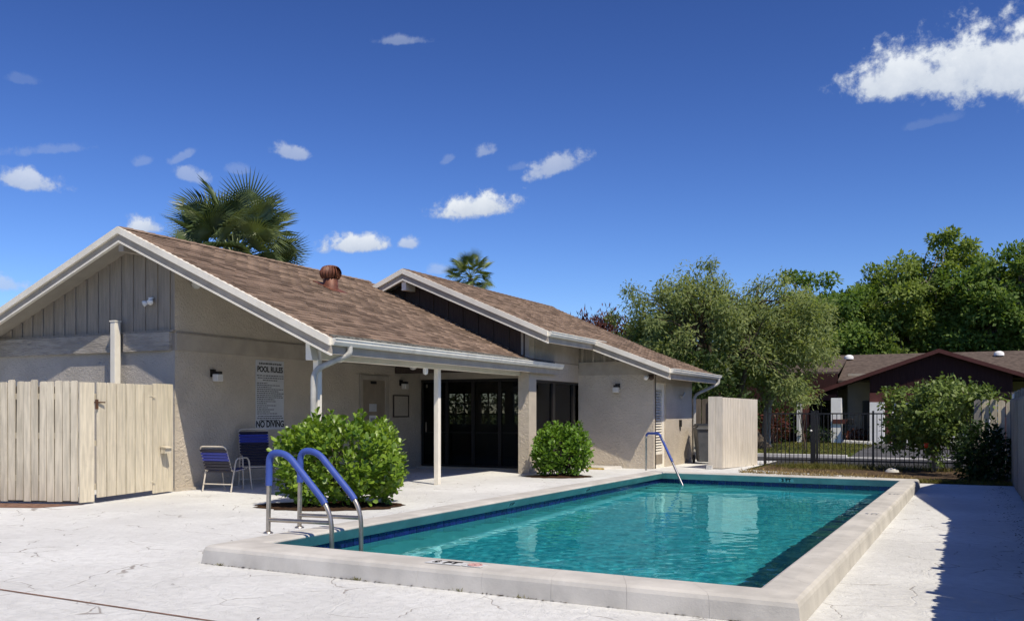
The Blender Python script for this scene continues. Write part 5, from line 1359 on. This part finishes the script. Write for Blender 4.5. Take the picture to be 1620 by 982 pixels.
# street shrub, dark shrub in the fence corner
tree('flowering_shrub', 'leafy multi-stemmed shrub in front of the black metal fence', (-.72, 24.4, 0), 2.2, (-.72, 24.3, 1.32), (.98, .9, .86), 170, 52, .12, .07, 'leaf_shrub', 'bark_pale', 52, .045, .1, .27, .8, 9, cat='shrub', lump=.32, fork=.22)
hedge('garden_shrub', 'dark green shrub in the shaded fence corner', (.28, 20.9, .5), (.52, .62, .72), 2600, .11, 'leaf_dark', 53)
tree('flowering_shrub', 'light sprawling shrub growing over the short fence return', (.1, 22.6, 0), 2, (.15, 22.5, 1.65), (.75, .5, .34), 45, 24, .12, .065, 'leaf_shrub', 'bark', 54, .03, .1, .2, .8, 5, cat='shrub')
fw = MB(); fw.lathe([(0, -.05), (.035, -.03), (.045, .02), (.02, .06), (0, .07)], (-.85, 23.45, .62), 10)
for k in range(5):
    a = k * 1.257; fw.tube([(-.85, 23.45, .64), (-.85 + .05 * math.cos(a), 23.45 + .05 * math.sin(a), .69)], [.02, .008], 6)
tag(fw.build('red_flower', 'orange_red', None, (-.85, 23.45, .62)), 'single orange-red bloom low on the leafy shrub', 'flower')
yt = tree('young_tree', 'thin bare-stemmed young tree on the lawn behind the black gate', (-5.42, 35.6, 0), 2, (-5.55, 35.6, 1.75), (.35, .35, .3), 14, 22, .13, .05, 'leaf_willow', 'bark', 61, .035, .2, .2, .8, 4)
tree('red_leaf_tree', 'reddish spiky-topped plant showing above the far roof slope', (-16.2, 42.3, 0), 5, (-16.0, 42.3, 5.0), (1.7, 1.0, .8), 70, 40, .30, .06, 'leaf_red', 'bark', 62, .1, -.9, .35, 1.3, 6)

# ------------------------------------------------------------------ fan palms
def frond_mesh(seed, mat, pet=1.2, rad=.88, nseg=42, droop=.5):
    r = np.random.default_rng(seed); mb = MB()
    # frond grows along +X from the origin, blade normal about +Z, curving down
    pts = [Vector((pet * t_, 0, .12 * t_ - .10 * t_ * t_)) for t_ in (0, .35, .7, 1.0)]
    mb.tube(pts, [.028, .02, .016, .012], 5)
    c = pts[-1]; tint = []
    for k in range(nseg):
        a = R(-142 + 284 * (k + .5) / nseg); L_ = rad * (.72 + .28 * math.cos(a * .55)) * r.uniform(.92, 1.05)
        d_ = Vector((math.cos(a), math.sin(a), 0)); s_ = Vector((-math.sin(a), math.cos(a), 0)); w0 = 2 * L_ * .46 * math.tan(R(142 / nseg)) * 1.02
        fold = .35 * abs(math.sin(a)) * .25; dr = droop * r.uniform(.7, 1.4)
        def at_(t_, side, wd): return c + d_ * (L_ * t_) + s_ * (side * wd) + Vector((0, 0, fold * t_ * L_ + .18 * t_ * L_ * max(0, -math.cos(a)) - dr * L_ * max(0, t_ - .45) ** 2 * 1.6))
        vs = [at_(.02, 0, 0), at_(.38, -1, w0 * .42), at_(.38, 1, w0 * .42), at_(.46, 0, 0) + Vector((0, 0, .02)), at_(.70, -1, w0 * .27), at_(.70, 1, w0 * .27), at_(1.0, 0, 0)]
        mb.add(vs, [(0, 1, 3), (0, 3, 2), (1, 4, 3), (3, 5, 2), (3, 4, 6), (3, 6, 5)])
    return mb.mesh('frond', mat)
def fan_palm(name, label, base, cz, sc, nf, mat, seed, trunk_r=.17):
    o = thing(name, label, 'palm tree', base); r = random.Random(seed)
    mb = MB(); n_ = 14
    mb.tube([(base[0], base[1], -.1 + (cz + .1) * i / n_) for i in range(n_ + 1)], [trunk_r * (1.25 if i == 0 else 1.0 + .07 * (i % 2)) for i in range(n_ + 1)], 12); mb.build('trunk', 'palm_bark', o)
    ms = [frond_mesh(seed + i, mat, droop=.14 + .12 * i) for i in range(4)]
    for k in range(nf):
        f = (k + .5) / nf; el = R(76 - 122 * f ** .85) + r.uniform(-.12, .12); az = k * 2.39996 + r.uniform(-.2, .2)
        put(ms[k % 4], 'frond', o, (base[0], base[1], cz + .12 * (1 - f)), Euler((r.uniform(-.95, .95), -el, az), 'XYZ'), [sc * r.uniform(.88, 1.08)] * 3)
    return o
fan_palm('fan_palm', 'large fan palm crown standing behind the near roof ridge', (-19.95, 21.4, 0), 5.95, 1.24, 62, 'leaf_palm', 71)
fan_palm('fan_palm', 'small distant fan palm above the second roof ridge', (-26.5, 48.2, 0), 9.35, .82, 26, 'leaf_palm_far', 77)

# ------------------------------------------------------------------ grass tufts and litter
def blades(name, pts, h, mat, seed, wd=.012, lean=.5):
    r = np.random.default_rng(seed); P = np.array(pts); n_ = len(P)
    D = unit(np.stack([r.normal(0, lean, n_), r.normal(0, lean, n_), np.ones(n_)], 1)); Nn = unit(np.stack([r.normal(size=n_), r.normal(size=n_), np.full(n_, .2)], 1))
    V, F = leaf_arrays(P, D, Nn, h * r.uniform(.5, 1.3, n_), wd)
    return stuff(put(np_mesh(name, V, F, mat, r.random(n_)), name))
r = np.random.default_rng(81)
pts = [(r.uniform(-4.7, -1.0), 0, 0) for _ in range(2600)]
pts = [(x, 20.9 - .24 * (x + 4.7) + abs(r.normal(0, .28)) - .1 + .55 * (x < -2.6) + (1.0 if r.random() < .3 else 0), -.012) for (x, _, _) in pts]
o = blades('dry_grass', pts, .13, 'dry_grass', 82, .010, .9); tag(o, 'dry straw-coloured grass along the slab behind the pool', 'grass')
pts = [(-3.4 + r.normal(0, .55), 24.2 + r.normal(0, .3), -.012) for _ in range(1500)] + [(r.uniform(-3.2, .4), 24.6 + r.normal(0, .4), -.012) for _ in range(900)]
o = blades('weeds', pts, .16, 'blade_grass', 83, .012, .6); tag(o, 'green weeds growing at the foot of the black fence', 'grass')
pts = [(r.uniform(-1.0, 1.0), 20.0 + abs(r.normal(0, .35)), -.012) for _ in range(1500)]
o = blades('bed_edge_grass', pts, .10, 'blade_grass', 84, .010, .9); tag(o, 'scrubby grass edging the shaded far deck', 'grass')
# lawn blades across the road
pts = np.stack([r.uniform(-13, -3.5, 9000), r.uniform(30.5, 44.5, 9000), np.full(9000, -.03)], 1)
o = blades('lawn', pts, .10, 'blade_grass', 85, .03, .7); tag(o, 'short sunlit lawn in front of the maroon house', 'lawn')
# leaf litter beside the right fence and specks on the deck
n_ = 420
P = np.stack([np.concatenate([.62 - np.abs(r.normal(0, .12, 260)), r.uniform(-14, .4, 160)]), np.concatenate([r.uniform(9, 20, 260), r.uniform(3, 16, 160)]), np.full(n_, .006)], 1)
ok = ~((P[:, 0] > -6.5) & (P[:, 0] < -.7) & (P[:, 1] > 6.1) & (P[:, 1] < 18.9)); P = P[ok]; n_ = len(P)
a = r.uniform(0, 6.28, n_); V, F = leaf_arrays(P, np.stack([np.cos(a), np.sin(a), np.full(n_, .15)], 1), np.tile([[0, 0, 1.0]], (n_, 1)) + r.normal(0, .2, (n_, 3)), r.uniform(.02, .055, n_), r.uniform(.008, .02, n_))
o = stuff(put(np_mesh('leaf_litter', V, F, 'dirt_speck', r.random(n_)), 'leaf_litter')); tag(o, 'scattered dry leaf litter lying on the deck', 'litter')
n_ = 260; f_ = r.random(n_); cl_ = f_
P = np.array([list(PO[0].lerp(PO[1], f)) for f in cl_]) + np.stack([r.normal(0, .02, n_), -np.abs(r.normal(0, .012, n_)) - .004, np.full(n_, .005)], 1)
k_ = r.random(n_) < .35 + .65 * (np.sin(f_ * 23) > .3); P = P[k_]; n_ = len(P); a = r.uniform(0, 6.28, n_)
V, F = leaf_arrays(P, np.stack([np.cos(a), np.sin(a) * .3, np.full(n_, .1)], 1), np.tile([[0, 0, 1.0]], (n_, 1)) + r.normal(0, .2, (n_, 3)), r.uniform(.015, .05, n_), r.uniform(.006, .014, n_))
o = stuff(put(np_mesh('dirt_line', V, F, 'dirt_speck', r.random(n_)), 'dirt_line')); tag(o, 'dark dirt gathered along the foot of the near coping', 'dirt')
pts = [tuple(PO[0].lerp(PO[1], f + r.normal(0, .004)) + Vector((0, -.012, 0))) for f in (.045, .33, .335, .52, .62) for _ in range(14)]
o = blades('joint_sprouts', pts, .035, 'blade_grass', 91, .006, .6); tag(o, 'tiny weeds sprouting from the joint below the coping', 'weeds')
rk = MB(); rk.lathe([(.0, .10), (.08, .09), (.14, .05), (.16, 0)], (-1.55, 23.6, -.02), 9); rk.v = [(x + .05 * math.sin(9 * y), y + .05 * math.sin(7 * x), z) for (x, y, z) in rk.v]
tag(rk.build('garden_rock', 'stone_white', None, (-1.55, 23.6, 0)), 'pale rock lying beside the metal fence near leafy shrub', 'rock')
